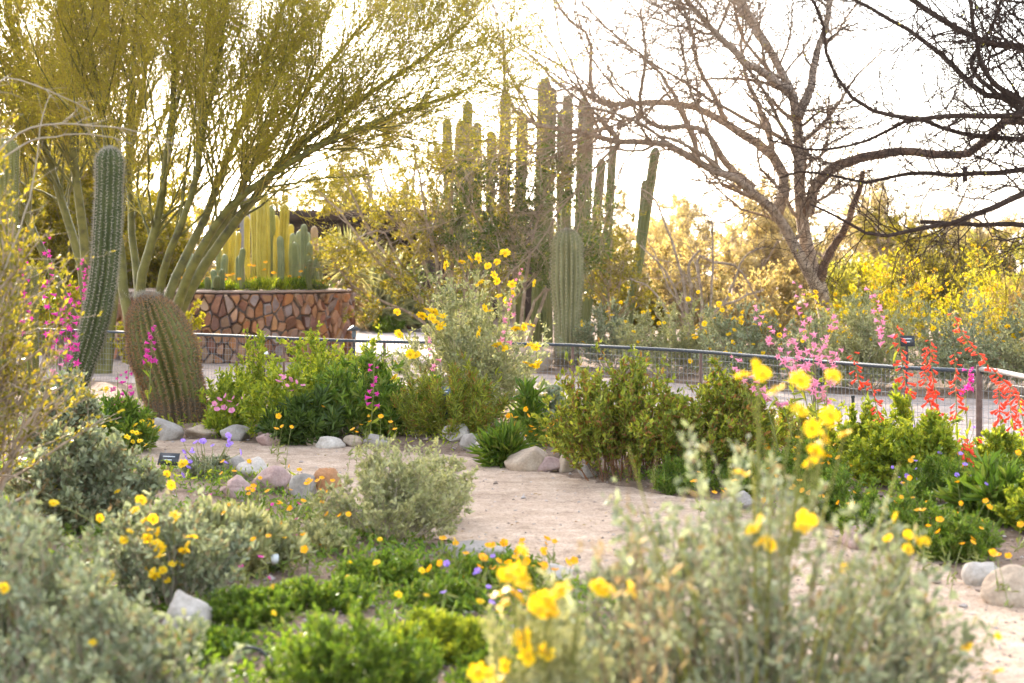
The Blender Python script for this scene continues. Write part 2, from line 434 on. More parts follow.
    def box(self, c, s, rot=None, mat=0):
        v = np.array([(x, y, z) for x in (-.5, .5) for y in (-.5, .5) for z in (-.5, .5)]) * np.asarray(s)
        if rot is not None:
            v = v @ np.array(Euler(rot).to_matrix()).T
        self.add(v + np.asarray(c), [(0, 1, 3, 2), (4, 6, 7, 5), (0, 4, 5, 1), (2, 3, 7, 6), (0, 2, 6, 4), (1, 5, 7, 3)], mat)

def pick(P, R, n, t0, t1, rng, power=1.0):
    """n random points along tubes P: (position, tangent, radius, parent length)."""
    M, S, _ = P.shape
    seg = np.linalg.norm(np.diff(P, axis=1), axis=2).sum(1)
    i = rng.choice(M, n, p=seg / seg.sum())
    t = t0 + (t1 - t0) * rng.random(n) ** power
    s = t * (S - 1)
    k = np.minimum(s.astype(int), S - 2)
    f = (s - k)[:, None]
    a, b = P[i, k], P[i, k + 1]
    r = R[i, k] * (1 - f[:, 0]) + R[i, k + 1] * f[:, 0]
    return a + (b - a) * f, unit(b - a), r, seg[i], t

def grow(P, R, n, rng, t0=0.3, t1=1.0, ang=(20, 50), length=(0.3, 0.6), S=6, wig=0.15, trop=(0, 0, 0.1), ratio=0.6, tip=0.25, rmin=0.0015, flat=1.0):
    """n child branches on the parents P, R."""
    b, T, r, plen, t = pick(P, R, n, t0, t1, rng)
    q = unit(np.cross(T, rng.normal(size=(n, 3)) * np.array([1, 1, flat])))
    a = np.radians(rng.uniform(ang[0], ang[1], n))[:, None]
    d = unit(T * np.cos(a) + q * np.sin(a))
    L = rng.uniform(length[0], length[1], n) * (1.15 - 0.5 * (t - t0) / max(t1 - t0, 1e-6))
    step = (L / (S - 1))[:, None]
    pts = [b]
    trop = np.asarray(trop, float)
    for _ in range(S - 1):
        pts.append(pts[-1] + d * step)
        d = unit(d + rng.normal(size=(n, 3)) * wig + trop)
    C = np.stack(pts, 1)
    r0 = np.maximum(r * ratio, rmin)
    CR = r0[:, None] * np.linspace(1, tip, S)[None]
    return C, np.maximum(CR, rmin * 0.6)

# ------------------------------------------------------------------ ground, paths
PATH_PX = [(120, 441), (200, 440), (260, 444), (330, 447), (400, 452), (470, 458), (505, 469), (545, 472), (590, 481), (640, 491),
           (720, 505), (800, 522), (880, 545), (950, 572), (1000, 592), (1100, 625), (1250, 680), (1250, 900), (960, 900), (800, 760),
           (720, 690), (660, 625), (620, 592), (570, 570), (500, 551), (450, 543), (400, 520), (350, 500), (300, 480), (230, 471), (120, 464)]
def smooth_loop(pts, n):
    p = np.array(pts)
    q = np.vstack([p[-3:], p, p[:3]])
    m = catmull(q, n * 2)
    d = np.linalg.norm(m - p[0], axis=1)
    i0 = int(np.argmin(d[: n]))
    d2 = np.linalg.norm(m - p[-1], axis=1); d2[: n] = 9e9
    i1 = int(np.argmin(d2))
    return m[i0:i1 + 1]
path_poly = smooth_loop([G(*p) for p in PATH_PX], 420)
_r = np.random.default_rng(2)
_a = _r.normal(size=(len(path_poly), 2))
for _ in range(3): _a = (_a + np.roll(_a, 1, 0) + np.roll(_a, -1, 0)) / 3
path_poly = path_poly + _a * 0.06
FENCE_PX = [(1120, 390), (1050, 381), (992, 373), (905, 367.5), (800, 359), (700, 352), (620, 348), (560, 345), (480, 343), (400, 341.5), (350, 340.5), (280, 338.5), (200, 335), (100, 331), (20, 329)]
RAIL = 0.62
fence_pts = np.array([((px - CX) / F * (F * (EYE - RAIL) / (py - HY)), F * (EYE - RAIL) / (py - HY)) for px, py in FENCE_PX])
near = fence_pts + np.array([0.0, 0.30])
far = np.array([(-12, 26), (-14, 40), (-2.0, 40), (-1.6, 31), (-0.6, 23.5), (0.2, 22.0), (1.6, 20.6), (2.8, 18.9), (4.2, 18.0), (6.5, 17.2)])
walk_poly = np.vstack([near, far])

def poly_dist(x, y, poly):
    """distance outside the polygon (0 inside)."""
    x = np.asarray(x, float); y = np.asarray(y, float)
    inside = np.zeros(x.shape, bool)
    best = np.full(x.shape, 1e9)
    n = len(poly)
    for i in range(n):
        x1, y1 = poly[i]; x2, y2 = poly[(i + 1) % n]
        c = ((y1 > y) != (y2 > y))
        with np.errstate(divide='ignore', invalid='ignore'):
            xi = (x2 - x1) * (y - y1) / (y2 - y1 + 1e-12) + x1
        inside ^= c & (x < xi)
        dx, dy = x2 - x1, y2 - y1
        t = np.clip(((x - x1) * dx + (y - y1) * dy) / (dx * dx + dy * dy + 1e-12), 0, 1)
        best = np.minimum(best, np.hypot(x - x1 - t * dx, y - y1 - t * dy))
    return np.where(inside, 0, best)
def wob(x, y):
    return (np.sin(1.7 * x + 0.6 * y) + np.sin(2.9 * y - 0.8 * x + 1.3) + np.sin(4.3 * x + 3.7 * y + 0.5) * 0.6 + np.sin(9.1 * x - 7.3 * y) * 0.3) / 2.9
def gz(x, y):
    d = np.minimum(poly_dist(x, y, path_poly), poly_dist(x, y, walk_poly))
    s = np.clip((d - 0.03) / 0.55, 0, 1)
    s = s * s * (3 - 2 * s)
    return s * (0.045 + 0.035 * wob(np.asarray(x), np.asarray(y)))
def gp(px, py):
    p = G(px, py)
    return np.array([p[0], p[1], float(gz(np.array([p[0]]), np.array([p[1]]))[0])])

def grid_mesh(xs, ys, zf):
    X, Y = np.meshgrid(xs, ys)
    Z = zf(X.ravel(), Y.ravel())
    V = np.stack([X.ravel(), Y.ravel(), Z], 1)
    nx, ny = len(xs), len(ys)
    i = np.arange(nx * ny).reshape(ny, nx)
    q = np.stack([i[:-1, :-1], i[:-1, 1:], i[1:, 1:], i[1:, :-1]], -1).reshape(-1, 4)
    return V, q
m = MB()
xs = np.concatenate([[-170, -120, -60, -30], np.arange(-16, 12.01, 0.16), [30, 60, 120, 170]])
ys = np.concatenate([[-40, -15], np.arange(0, 32.01, 0.16), [40, 55, 90, 150, 250]])
m.add(*grid_mesh(xs, ys, lambda x, y: np.where((np.abs(x) < 17) & (y > -1) & (y < 33), gz(x, y), 0.0)))
tag(m.build('ground', 'bed soil'), kind='structure')

def sheet(name, poly, z, mat):
    import bmesh
    bm = bmesh.new()
    vs_ = [bm.verts.new((p[0], p[1], z)) for p in poly]
    bm.faces.new(vs_)
    bmesh.ops.triangulate(bm, faces=bm.faces[:])
    me = bpy.data.meshes.new(name)
    bm.normal_update(); bm.faces.ensure_lookup_table()
    if bm.faces[0].normal.z < 0:
        bmesh.ops.reverse_faces(bm, faces=bm.faces[:])
    bm.to_mesh(me); bm.free()
    me.materials.append(MATS[mat])
    return tag(link(name, me), kind='structure')
sheet('garden_path', path_poly, 0.006, 'path sand')
sheet('walkway', walk_poly, 0.006, 'walkway grit')

# loose grit on the near bed and along the path edge
rng = np.random.default_rng(5)
m = MB()
def pebble_batch(m, C, s, rng):
    base = np.array([(1, 0, 0), (-1, 0, 0), (0, 1, 0), (0, -1, 0), (0, 0, 1), (0, 0, -1)], float)
    N = len(C)
    V = base[None] * (s[:, None, None] * rng.uniform(0.5, 1.2, (N, 6, 1)))
    ang = rng.random(N) * 6.28
    ca, sa = np.cos(ang)[:, None], np.sin(ang)[:, None]
    V = np.stack([V[..., 0] * ca - V[..., 1] * sa, V[..., 0] * sa + V[..., 1] * ca, V[..., 2] * 0.6], -1) + C[:, None]
    f = np.array([(0, 2, 4), (2, 1, 4), (1, 3, 4), (3, 0, 4), (2, 0, 5), (1, 2, 5), (3, 1, 5), (0, 3, 5)])
    m.add(V, (np.arange(N)[:, None, None] * 6 + f[None]).reshape(-1, 3))
N = 9000
y = 4.5 + 9.5 * rng.random(N) ** 1.5
x = (rng.uniform(-60, 1080, N) - CX) / F * y
d = poly_dist(x, y, path_poly)
keep = (d > 0) | (rng.random(N) < 0.42)
x, y = x[keep], y[keep]
s = rng.uniform(0.004, 0.014, len(x)) * (1 + (rng.random(len(x)) < 0.05) * 1.2)
C = np.stack([x, y, gz(x, y) + s * 0.3 + 0.004], 1)
pebble_batch(m, C, s, rng)
noise_mat('grit', [(0.3, (0.8, 0.75, 0.7)), (0.7, (1, 1, 1))], 20.0, 0.3, 0.005, island=[(0, (0.20, 0.15, 0.12)), (0.4, (0.36, 0.27, 0.21)), (0.7, (0.46, 0.41, 0.37)), (1, (0.28, 0.24, 0.22))])
tag(m.build('gravel', 'grit', smooth=False), 'scattered grit and small stones on the planting bed and path edge', kind='stuff')
# fallen dry leaves
m = MB()
N = 2600
y = 5.0 + 11 * rng.random(N) ** 1.4
x = (rng.uniform(-60, 1080, N) - CX) / F * y
d = poly_dist(x, y, path_poly)
keep = (d > 0) | (rng.random(N) < 0.34)
x, y = x[keep], y[keep]
C = np.stack([x, y, gz(x, y) + 0.012], 1)
m.leaves(C, rng.normal(size=(len(x), 3)) * np.array([1, 1, 0.15]), rng.uniform(0.015, 0.035, len(x)), 0.009, rng=rng, up=np.array([0, 0, 1.0]))
tag(m.build('fallen_leaves', 'straw'), 'dry fallen leaves littering the soil between the plants', kind='stuff')

# ------------------------------------------------------------------ warm hazy air over the whole garden
k = NT('haze')
pv = k.n('ShaderNodeVolumePrincipled')
pv.inputs['Color'].default_value = (1.0, 0.97, 0.92, 1)
pv.inputs['Density'].default_value = 0.0001
pv.inputs['Anisotropy'].default_value = 0.2
k.l(pv.outputs['Volume'], k.out.inputs['Volume'])
MATS['haze'] = k.m
m = MB(); m.box((0, 105, 5.5), (350, 300, 13.0))
tag(m.build('haze', 'haze', smooth=False), 'thin warm haze hanging in the backlit air of the garden', kind='stuff')

# ------------------------------------------------------------------ fence
fence_line = catmull(fence_pts, 400)
seg = np.concatenate([[0], np.cumsum(np.linalg.norm(np.diff(fence_line, axis=0), axis=1))])
def along(d):
    return np.array([np.interp(d, seg, fence_line[:, 0]), np.interp(d, seg, fence_line[:, 1])])
def nearest_d(px):
    k = np.argmin(np.abs(fence_line[:, 0] / fence_line[:, 1] * F + CX - px))
    return seg[k]
fence = empty('wire_fence', (*along(nearest_d(560)), 0), 'low garden fence of fine wire mesh under a dark steel rail, curving along the walkway', 'fence')
fo = np.array(fence.location)
d_join = nearest_d(984)
dd = np.arange(d_join, seg[-1], 0.02)
P = np.array([[*along(d), RAIL + 0.006 * math.sin(d * 1.3)] for d in dd]) - fo
rr = 0.016 + 0.0022 * np.sign(np.sin(np.arange(len(dd)) * math.pi / 1.0 + 0.4))
m = MB(); m.tubes(P, rr, 8); m.build('top_rail', 'painted steel', fence)
dd = np.arange(0, d_join + 0.03, 0.03)
P = np.array([[*along(d), RAIL + 0.012 + 0.01 * math.sin(d * 4)] for d in dd]) - fo
m = MB(); m.tubes(P, np.full(len(dd), 0.02), 8); tag(m.build('top_rail', 'pale rope', fence), 'pale weathered end of the rail beyond the corner post')
for px in (980, 815, 700, 574, 470, 385, 285, 238, 150, 60):
    d = nearest_d(px)
    x, y = along(d)
    r = 0.024 if px == 980 else 0.014
    m = MB()
    m.tubes(np.array([[x, y, -0.05], [x, y, 0.3], [x, y, RAIL - 0.012 + (0.06 if px == 980 else 0)]]) - fo, [r, r, r], 8, cap=True)
    m.build('post', 'rust steel', fence)
m = MB()
dd = np.arange(0, seg[-1], 0.05)
pt = np.array([along(d) for d in dd])
V = np.stack([np.stack([pt[:, 0], pt[:, 1], np.full(len(pt), z)], 1) for z in (0.01, 0.3, RAIL - 0.017)], 1) - fo
m.tubes(V, np.full(V.shape[:2], 0.0016), 3)
for z in np.arange(0.03, RAIL - 0.03, 0.065):
    m.tubes(np.column_stack([pt, np.full(len(pt), z)]) + np.array([0, 0.004, 0]) - fo, np.full(len(pt), 0.0016), 3)
m.build('wire_mesh', 'fence wire', fence)

# ------------------------------------------------------------------ round stone planter
PC = np.array([-4.28, 26.0]); PR = 1.80; PH = 1.02
planter = empty('stone_planter', (PC[0], PC[1], 0), 'round raised planter faced with red and brown flagstones, holding columnar cacti', 'planter')
m = MB()
a = np.linspace(0, 2 * math.pi, 97)[:-1]
ring = lambda r, z: np.stack([np.cos(a) * r, np.sin(a) * r, np.full(96, z)], 1)
def loft(m, rings, mat=0):
    V = np.vstack(rings); n = len(rings[0])
    i = np.arange(len(V)).reshape(len(rings), n); j = np.roll(i, -1, axis=1)
    m.add(V, np.stack([i[:-1], j[:-1], j[1:], i[1:]], -1).reshape(-1, 4), mat)
loft(m, [ring(PR, -0.05), ring(PR, PH - 0.05)])
m.build('wall_core', 'mortar', planter)
m = MB()
loft(m, [ring(PR - 0.22, PH - 0.09), ring(PR - 0.22, PH), ring(PR - 0.20, PH + 0.015), ring(PR + 0.02, PH + 0.012), ring(PR + 0.032, PH), ring(PR + 0.03, PH - 0.02), ring(PR - 0.01, PH - 0.022)])
m.build('coping', 'coping', planter)
m = MB(); loft(m, [ring(PR - 0.19, PH - 0.06), ring(1.0, PH + 0.02), ring(0.01, PH + 0.06)]); m.build('planting_soil', 'bed soil', planter)
def voronoi_stones(U, H, n, rng, aspect):
    pts = np.column_stack([rng.random(n * 6) * U, rng.random(n * 6) * H])
    sel = [pts[0]]
    rmin = math.sqrt(U * H / n) * 0.72
    for p in pts[1:]:
        q = np.array(sel)
        du = np.abs(q[:, 0] - p[0]); du = np.minimum(du, U - du)
        if np.min(np.hypot(du / aspect[0], (q[:, 1] - p[1]) / aspect[1])) > rmin:
            sel.append(p)
    sel = np.array(sel)
    cells = []
    for p in sel:
        poly = [np.array(v) for v in ((p[0] - 0.4, 0.0), (p[0] + 0.4, 0.0), (p[0] + 0.4, H), (p[0] - 0.4, H))]
        dus = (sel[:, 0] - p[0] + U / 2) % U - U / 2
        near_ = np.hypot(dus, sel[:, 1] - p[1]) < 0.6
        for du, q in zip(dus[near_], sel[near_]):
            v = np.array([du, q[1] - p[1]])
            if np.hypot(*v) > 0.75 or np.hypot(*v) < 1e-6: continue
            met = np.array([1 / aspect[0] ** 2, 1 / aspect[1] ** 2])
            nrm = v * met
            mid = p + v / 2
            out = []
            for i in range(len(poly)):
                a_, b_ = poly[i], poly[(i + 1) % len(poly)]
                da, db = np.dot(a_ - mid, nrm), np.dot(b_ - mid, nrm)
                if da <= 0: out.append(a_)
                if da * db < 0: out.append(a_ + (b_ - a_) * (da / (da - db)))
            poly = out
            if len(poly) < 3: break
        if len(poly) >= 3: cells.append(np.array(poly))
    return cells
rng = np.random.default_rng(11)
m = MB()
for c in voronoi_stones(2 * math.pi * PR, PH - 0.03, 470, rng, (0.8, 1.3)):
    cen = c.mean(0)
    # cut corners so the stones look broken, not tiled
    q = []
    for i in range(len(c)):
        a_, b_ = c[i], c[(i + 1) % len(c)]
        q += [a_ + (b_ - a_) * rng.uniform(0.1, 0.25), a_ + (b_ - a_) * rng.uniform(0.75, 0.9)]
    q = np.array(q)
    size = np.linalg.norm(q - cen, axis=1).mean()
    if size < 0.03: continue
    out = rng.uniform(0.012, 0.085)
    tilt = rng.normal(size=2) * 0.22
    def ring_at(inset, r):
        p = cen + (q - cen) * (1 - inset / size) + rng.normal(size=q.shape) * 0.003
        rr = PR + r + ((p - cen) @ tilt if r > 0 else 0)
        th = p[:, 0] / PR
        return np.stack([np.cos(th) * rr, np.sin(th) * rr, p[:, 1]], 1)
    rings = [ring_at(0.008, -0.012), ring_at(0.010, out * 0.6), ring_at(rng.uniform(0.016, 0.035), out)]
    loft(m, rings)
    top = rings[-1]; n = len(top)
    m.add(np.vstack([top.mean(0)[None] * np.array([1.002, 1.002, 1]), top]), np.stack([np.zeros(n, int), 1 + np.arange(n), 1 + (np.arange(n) + 1) % n], 1))
m.build('stone_facing', 'wall stone', planter, smooth=False)

# ------------------------------------------------------------------ dark open shelter behind
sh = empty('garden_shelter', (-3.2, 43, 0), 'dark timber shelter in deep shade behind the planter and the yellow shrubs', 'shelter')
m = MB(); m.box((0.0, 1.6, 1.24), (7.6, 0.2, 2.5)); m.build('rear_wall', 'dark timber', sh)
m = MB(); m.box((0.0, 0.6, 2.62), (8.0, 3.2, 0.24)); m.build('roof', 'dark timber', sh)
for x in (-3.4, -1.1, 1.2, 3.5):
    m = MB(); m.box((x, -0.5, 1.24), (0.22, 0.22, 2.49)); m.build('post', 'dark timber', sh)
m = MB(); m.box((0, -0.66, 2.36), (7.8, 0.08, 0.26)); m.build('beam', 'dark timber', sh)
D = 29.5
p = W(245, 290, D)
post = empty('wooden_post', (p[0], p[1], 0), 'grey upright timber post behind the golden cacti of the planter', 'post')
m = MB(); m.box((0, 0, 1.25), (0.16, 0.16, 2.5)); m.build('shaft', 'post wood', post); m = MB(); m.box((0, 0, 2.53), (0.2, 0.2, 0.06)); m.build('cap', 'post wood', post)
wl = empty('low_stone_wall', (*G(398, 330), 0), 'short low wall of reddish stone beside the pale shrub across the plaza', 'wall')
rng = np.random.default_rng(3)
m = MB(); m.box((0, 0.3, 0.32), (0.75, 0.35, 0.64)); m.build('masonry', 'mortar', wl)
m = MB()
for i in range(4):
    for j in range(3):
        m.box((-0.28 + i * 0.185 + (j % 2) * 0.03, 0.11, 0.12 + j * 0.2), (0.16, 0.05, 0.17), (rng.normal() * .04, rng.normal() * .1, 0))
m.build('stone_facing', 'wall stone', wl, smooth=False)
m = MB(); m.box((0, 0.28, 0.67), (0.82, 0.5, 0.06)); m.build('coping', 'coping', wl)

# ------------------------------------------------------------------ trees
def px_line(pts, D, dz, n, rng, wobble=0.0):
    """a limb drawn through pixels, leaning dz metres away from the viewer towards its tip"""
    k = len(pts)
    out = np.array([W(px, py, D + dz * (i / max(k - 1, 1)) ** 1.3) for i, (px, py) in enumerate(pts)])
    c = catmull(out, n)
    if wobble:
        w = np.cumsum(rng.normal(size=c.shape), axis=0); w -= np.linspace(0, 1, n)[:, None] * w[-1]
        c = c + w * wobble
    return c
def limbs(specs, D, org, rng, n=16, wobble=0.0):
    P, R = [], []
    for pts, dz, r0, r1 in specs:
        P.append(px_line(pts, D, dz, n, rng, wobble) - org)
        t = np.linspace(0, 1, n)
        R.append(r0 + (r1 - r0) * t ** 0.6)
    return np.stack(P), np.stack(R)

def broom_tree(name, label, org, specs, D, seed, n1, n2, n3, nleaf, leaf, twig='green twig', bark='palo verde bark', up=0.07, leafs=(0.012, 0.028), len1=(0.9, 2.0), wig=0.11, group=None, t0=0.36):
    rng = np.random.default_rng(seed)
    t = empty(name, org, label, 'tree', group)
    P0, R0 = limbs(specs, D, np.asarray(org), rng, 18, 0.012)
    m = MB(); m.tubes(P0, R0, 10)
    P1, R1 = grow(P0, R0, n1, rng, t0, 1.0, (14, 42), len1, 9, wig, (0, 0, up), 0.34, 0.3, 0.004)
    m.tubes(P1, R1, 6)
    m.build('trunk', bark, t)
    P2, R2 = grow(P1, R1, n2, rng, 0.25, 1.0, (15, 48), (0.45, 1.0), 7, wig, (0, 0, up * 0.7), 0.5, 0.35, 0.0026)
    P3, R3 = grow(P2, R2, n3, rng, 0.1, 1.0, (18, 60), (0.2, 0.5), 5, wig * 1.5, (0, 0, up * 0.4), 0.5, 0.5, 0.0016)
    m = MB(); m.tubes(P2, R2, 4); m.tubes(P3, R3, 3); m.build('twigs', twig, t)
    m = MB()
    for P_, R_, k in ((P2, R2, 0.25), (P3, R3, 0.75)):
        n = int(nleaf * k)
        b, T, _, _, _ = pick(P_, R_, n, 0.1, 1.0, rng)
        m.leaves(b + rng.normal(size=(n, 3)) * 0.006, T * 0.8 + rng.normal(size=(n, 3)) * 0.6, rng.uniform(*leafs, n), rng.uniform(0.006, 0.011, n), rng=rng)
    m.build('crown', leaf, t)
    return t
D = 17.6
org = np.array([*W(150, 0, D)[:2], 0])
broom_tree('palo_verde_tree', 'green barked many stemmed tree fanning thin golden twigs behind the leaning barrel cactus', org, [
    ([(146, 402), (130, 335), (122, 270), (108, 150), (85, 30), (70, -90)], 0.6, 0.08, 0.016),
    ([(150, 404), (143, 330), (140, 280), (158, 205), (168, 110), (178, -60)], -0.5, 0.08, 0.016),
    ([(156, 404), (160, 345), (170, 297), (205, 220), (245, 120), (300, -30), (325, -100)], 0.9, 0.075, 0.015),
    ([(160, 404), (172, 340), (186, 297), (234, 226), (285, 160), (385, 84), (470, 22)], -0.4, 0.088, 0.014),
    ([(162, 404), (170, 340), (180, 300), (226, 228), (268, 150), (340, 55), (410, -25)], 1.3, 0.07, 0.014),
    ([(160, 404), (168, 350), (176, 310), (215, 235), (258, 188), (340, 138), (462, 92)], -1.2, 0.08, 0.016),
    ([(150, 404), (140, 330), (136, 280), (128, 180), (132, 60), (138, -70)], 1.4, 0.065, 0.015),
    ([(156, 404), (152, 330), (160, 270), (190, 190), (212, 80), (232, -60)], -1.0, 0.065, 0.015),
    ], D, 21, 270, 4200, 36000, 230000, 'gold leaf')
D = 22.0
org = np.array([*W(95, 0, D)[:2], 0])
broom_tree('palo_verde_tree', 'upright golden green tree filling the sky at the far left behind the curved column cactus', org, [
    ([(100, 375), (85, 280), (60, 180), (20, 40), (0, -80)], 0.8, 0.09, 0.02),
    ([(102, 375), (92, 270), (80, 190), (70, 80), (50, -80)], -0.5, 0.10, 0.02),
    ([(104, 375), (100, 280), (98, 180), (105, 60), (110, -90)], 1.0, 0.09, 0.02),
    ([(98, 375), (60, 290), (20, 200), (-40, 90), (-80, -20)], 0.3, 0.08, 0.018),
    ([(106, 375), (112, 290), (120, 200), (140, 90), (160, -60)], 0.6, 0.085, 0.018),
    ], D, 22, 250, 3800, 28000, 180000, 'gold leaf', 'green twig', 'palo verde bark', 0.06, (0.015, 0.035), (1.0, 2.3))

def bare_tree(name, label, org, groups, D, seed, n1, n2, n3, bark, twig, trop=(0, 0, 0.02), leaf=0, far_limbs=0):
    """groups: list of (part name, specs)"""
    rng = np.random.default_rng(seed)
    t = empty(name, org, label, 'tree')
    allP, allR = [], []
    for part, specs, lab in groups:
        P0, R0 = limbs(specs, D, np.asarray(org), rng, 22, 0.012)
        m = MB(); m.tubes(P0, R0, 10, cap=True)
        o = m.build(part, bark if not lab else 'weathered wood', t)
        if lab: tag(o, lab)
        else: allP.append(P0); allR.append(R0)
    P0, R0 = np.vstack(allP), np.vstack(allR)
    P1, R1 = grow(P0, R0, n1, rng, 0.25, 1.0, (30, 75), (0.9, 2.2), 11, 0.22, trop, 0.33, 0.3, 0.005, 0.5)
    if far_limbs:
        PX, RX = grow(P0, R0, far_limbs, rng, 0.45, 1.0, (20, 60), (1.5, 3.4), 11, 0.16, (0, 0, 0.02), 0.5, 0.25, 0.005, 0.5)
        P1, R1 = np.vstack([P1, PX]), np.vstack([R1, RX])
    P2, R2 = grow(P1, R1, n2, rng, 0.15, 1.0, (25, 70), (0.45, 1.1), 8, 0.24, trop, 0.5, 0.4, 0.0026, 0.6)
    P3, R3 = grow(P2, R2, n3, rng, 0.1, 1.0, (25, 70), (0.15, 0.45), 5, 0.24, trop, 0.5, 0.5, 0.0018)
    m = MB(); m.tubes(P1, R1, 6); m.tubes(P2, R2, 4); m.tubes(P3, R3, 3); m.build('branches', twig, t)
    if leaf:
        m = MB()
        b, T, _, _, _ = pick(P3, R3, leaf, 0.2, 1.0, rng)
        m.leaves(b, rng.normal(size=(leaf, 3)), rng.uniform(0.02, 0.05, leaf), 0.014, rng=rng)
        m.build('leaves', 'yellow bloom', t)
    return t
D = 24.0
org = np.array([*W(830, 0, D)[:2], 0])
bare_tree('mesquite_tree', 'tall bare tree with pale brown forked trunk rising above the flowering shrubs', org, [
    ('trunk', [([(832, 372), (826, 312), (812, 262), (803, 215), (801, 176), (798, 123), (793, 95), (775, 60), (752, 20), (730, -25)], 0.2, 0.15, 0.04)], None),
    ('trunk', [([(830, 372), (824, 312), (800, 262), (774, 213), (757, 200), (740, 181), (705, 167), (663, 141), (620, 141), (585, 132), (533, 123), (508, 95), (503, 30)], -1.5, 0.12, 0.018)], None),
    ('limb', [([(798, 118), (803, 105), (809, 88), (816, 53), (828, 0), (835, -40)], 0.6, 0.085, 0.03)], None),
    ('limb', [([(778, 212), (786, 183), (772, 155), (748, 138), (719, 119), (677, 104), (603, 105), (592, 81), (591, 39), (564, 18), (550, -20)], 1.6, 0.10, 0.015)], None),
    ('limb', [([(752, 188), (726, 165), (698, 130), (652, 126), (641, 102), (648, 60), (640, 10)], -2.2, 0.065, 0.015)], None),
    ('limb', [([(790, 92), (760, 67), (726, 39), (698, 10), (670, -20)], -1.6, 0.075, 0.03)], None),
    ('limb', [([(768, 48), (745, 10), (735, -30)], 1.2, 0.055, 0.03)], None),
    ('limb', [([(772, 155), (762, 110), (745, 70), (742, 20), (750, -30)], 2.2, 0.05, 0.015)], None),
    ('limb', [([(700, 166), (690, 120), (660, 70), (610, 30), (570, -10)], 1.0, 0.045, 0.01)], None),
    ('limb', [([(620, 141), (590, 110), (560, 85), (530, 60), (490, 40), (465, 10)], 0.8, 0.03, 0.006)], None),
    ('limb', [([(560, 128), (530, 150), (505, 175), (490, 210), (500, 250)], -0.6, 0.022, 0.005)], None),
    ('limb', [([(726, 120), (700, 70), (690, 20), (660, -30)], -1.4, 0.045, 0.014)], None),
    ('limb', [([(807, 215), (812, 190), (821, 179), (838, 164), (856, 158), (891, 151), (930, 154), (965, 155), (985, 140), (1003, 123), (1034, 121)], -1.8, 0.085, 0.05)], 'brown stripped limb bending out over the walkway'),
    ('snag', [([(818, 280), (828, 258), (840, 232), (853, 200), (863, 172)], -0.6, 0.075, 0.035)], 'dead snag broken off to a point'),
    ], D, 31, 150, 4200, 21000, 'grey bark', 'twig bark', (0, 0, 0.015), leaf=450, far_limbs=110)
D = 20.0
org = np.array([*W(1240, 0, D)[:2], 0])
bare_tree('ironwood_tree', 'dark bare tree reaching in from beyond the right edge with gnarled level branches', org, [
    ('trunk', [([(1240, 388), (1235, 300), (1225, 215), (1180, 130), (1110, 60), (1040, 10), (1000, -40)], 0.5, 0.24, 0.06)], None),
    ('limb', [([(1230, 250), (1150, 190), (1080, 178), (1024, 193), (958, 221), (884, 235), (856, 225), (810, 204)], -0.8, 0.09, 0.012)], None),
    ('limb', [([(1228, 270), (1130, 235), (1060, 232), (1024, 225), (958, 223), (920, 222)], 0.3, 0.06, 0.025)], None),
    ('limb', [([(1225, 210), (1130, 165), (1060, 165), (1024, 170), (951, 177), (898, 176), (866, 184), (807, 172), (780, 178)], 0.8, 0.075, 0.012)], None),
    ('limb', [([(1215, 190), (1120, 125), (1070, 108), (1024, 112), (972, 114), (909, 116), (859, 100), (828, 60), (820, 20), (800, -20)], -1.0, 0.07, 0.014)], None),
    ('limb', [([(1200, 170), (1110, 120), (1024, 102), (982, 95), (951, 60), (916, 32), (856, 0), (800, -30)], 1.2, 0.08, 0.016)], None),
    ('limb', [([(1205, 180), (1120, 150), (1024, 140), (960, 136), (916, 120), (870, 140), (815, 150), (770, 140)], 1.8, 0.065, 0.012)], None),
    ('limb', [([(1180, 130), (1100, 70), (1024, 49), (982, 42), (937, 18), (890, -15)], 0.2, 0.075, 0.03)], None),
    ('limb', [([(1024, 106), (990, 80), (978, 40), (965, -20)], -0.4, 0.045, 0.018)], None),
    ('limb', [([(1024, 112), (975, 70), (1000, 20), (1015, -30)], 0.9, 0.04, 0.015)], None),
    ], D, 32, 260, 3000, 10000, 'dark bark', 'dark bark', (0, 0, 0.0), leaf=250)
# tag hanging under the stripped limb
D = 22.3
p = W(965, 174, D)
tg = empty('hanging_tag', p, 'small dark purple tag hanging from the brown stripped limb', 'tag')
m = MB(); m.box((0, 0, 0), (0.065, 0.02, 0.20)); m.build('plate', 'purple tag', tg)
m = MB(); m.tubes(np.array([[0, 0, 0.1], [0, 0, 0.2], [0, 0, 0.30]]), [0.004] * 3, 5); m.build('wire', 'rust steel', tg)

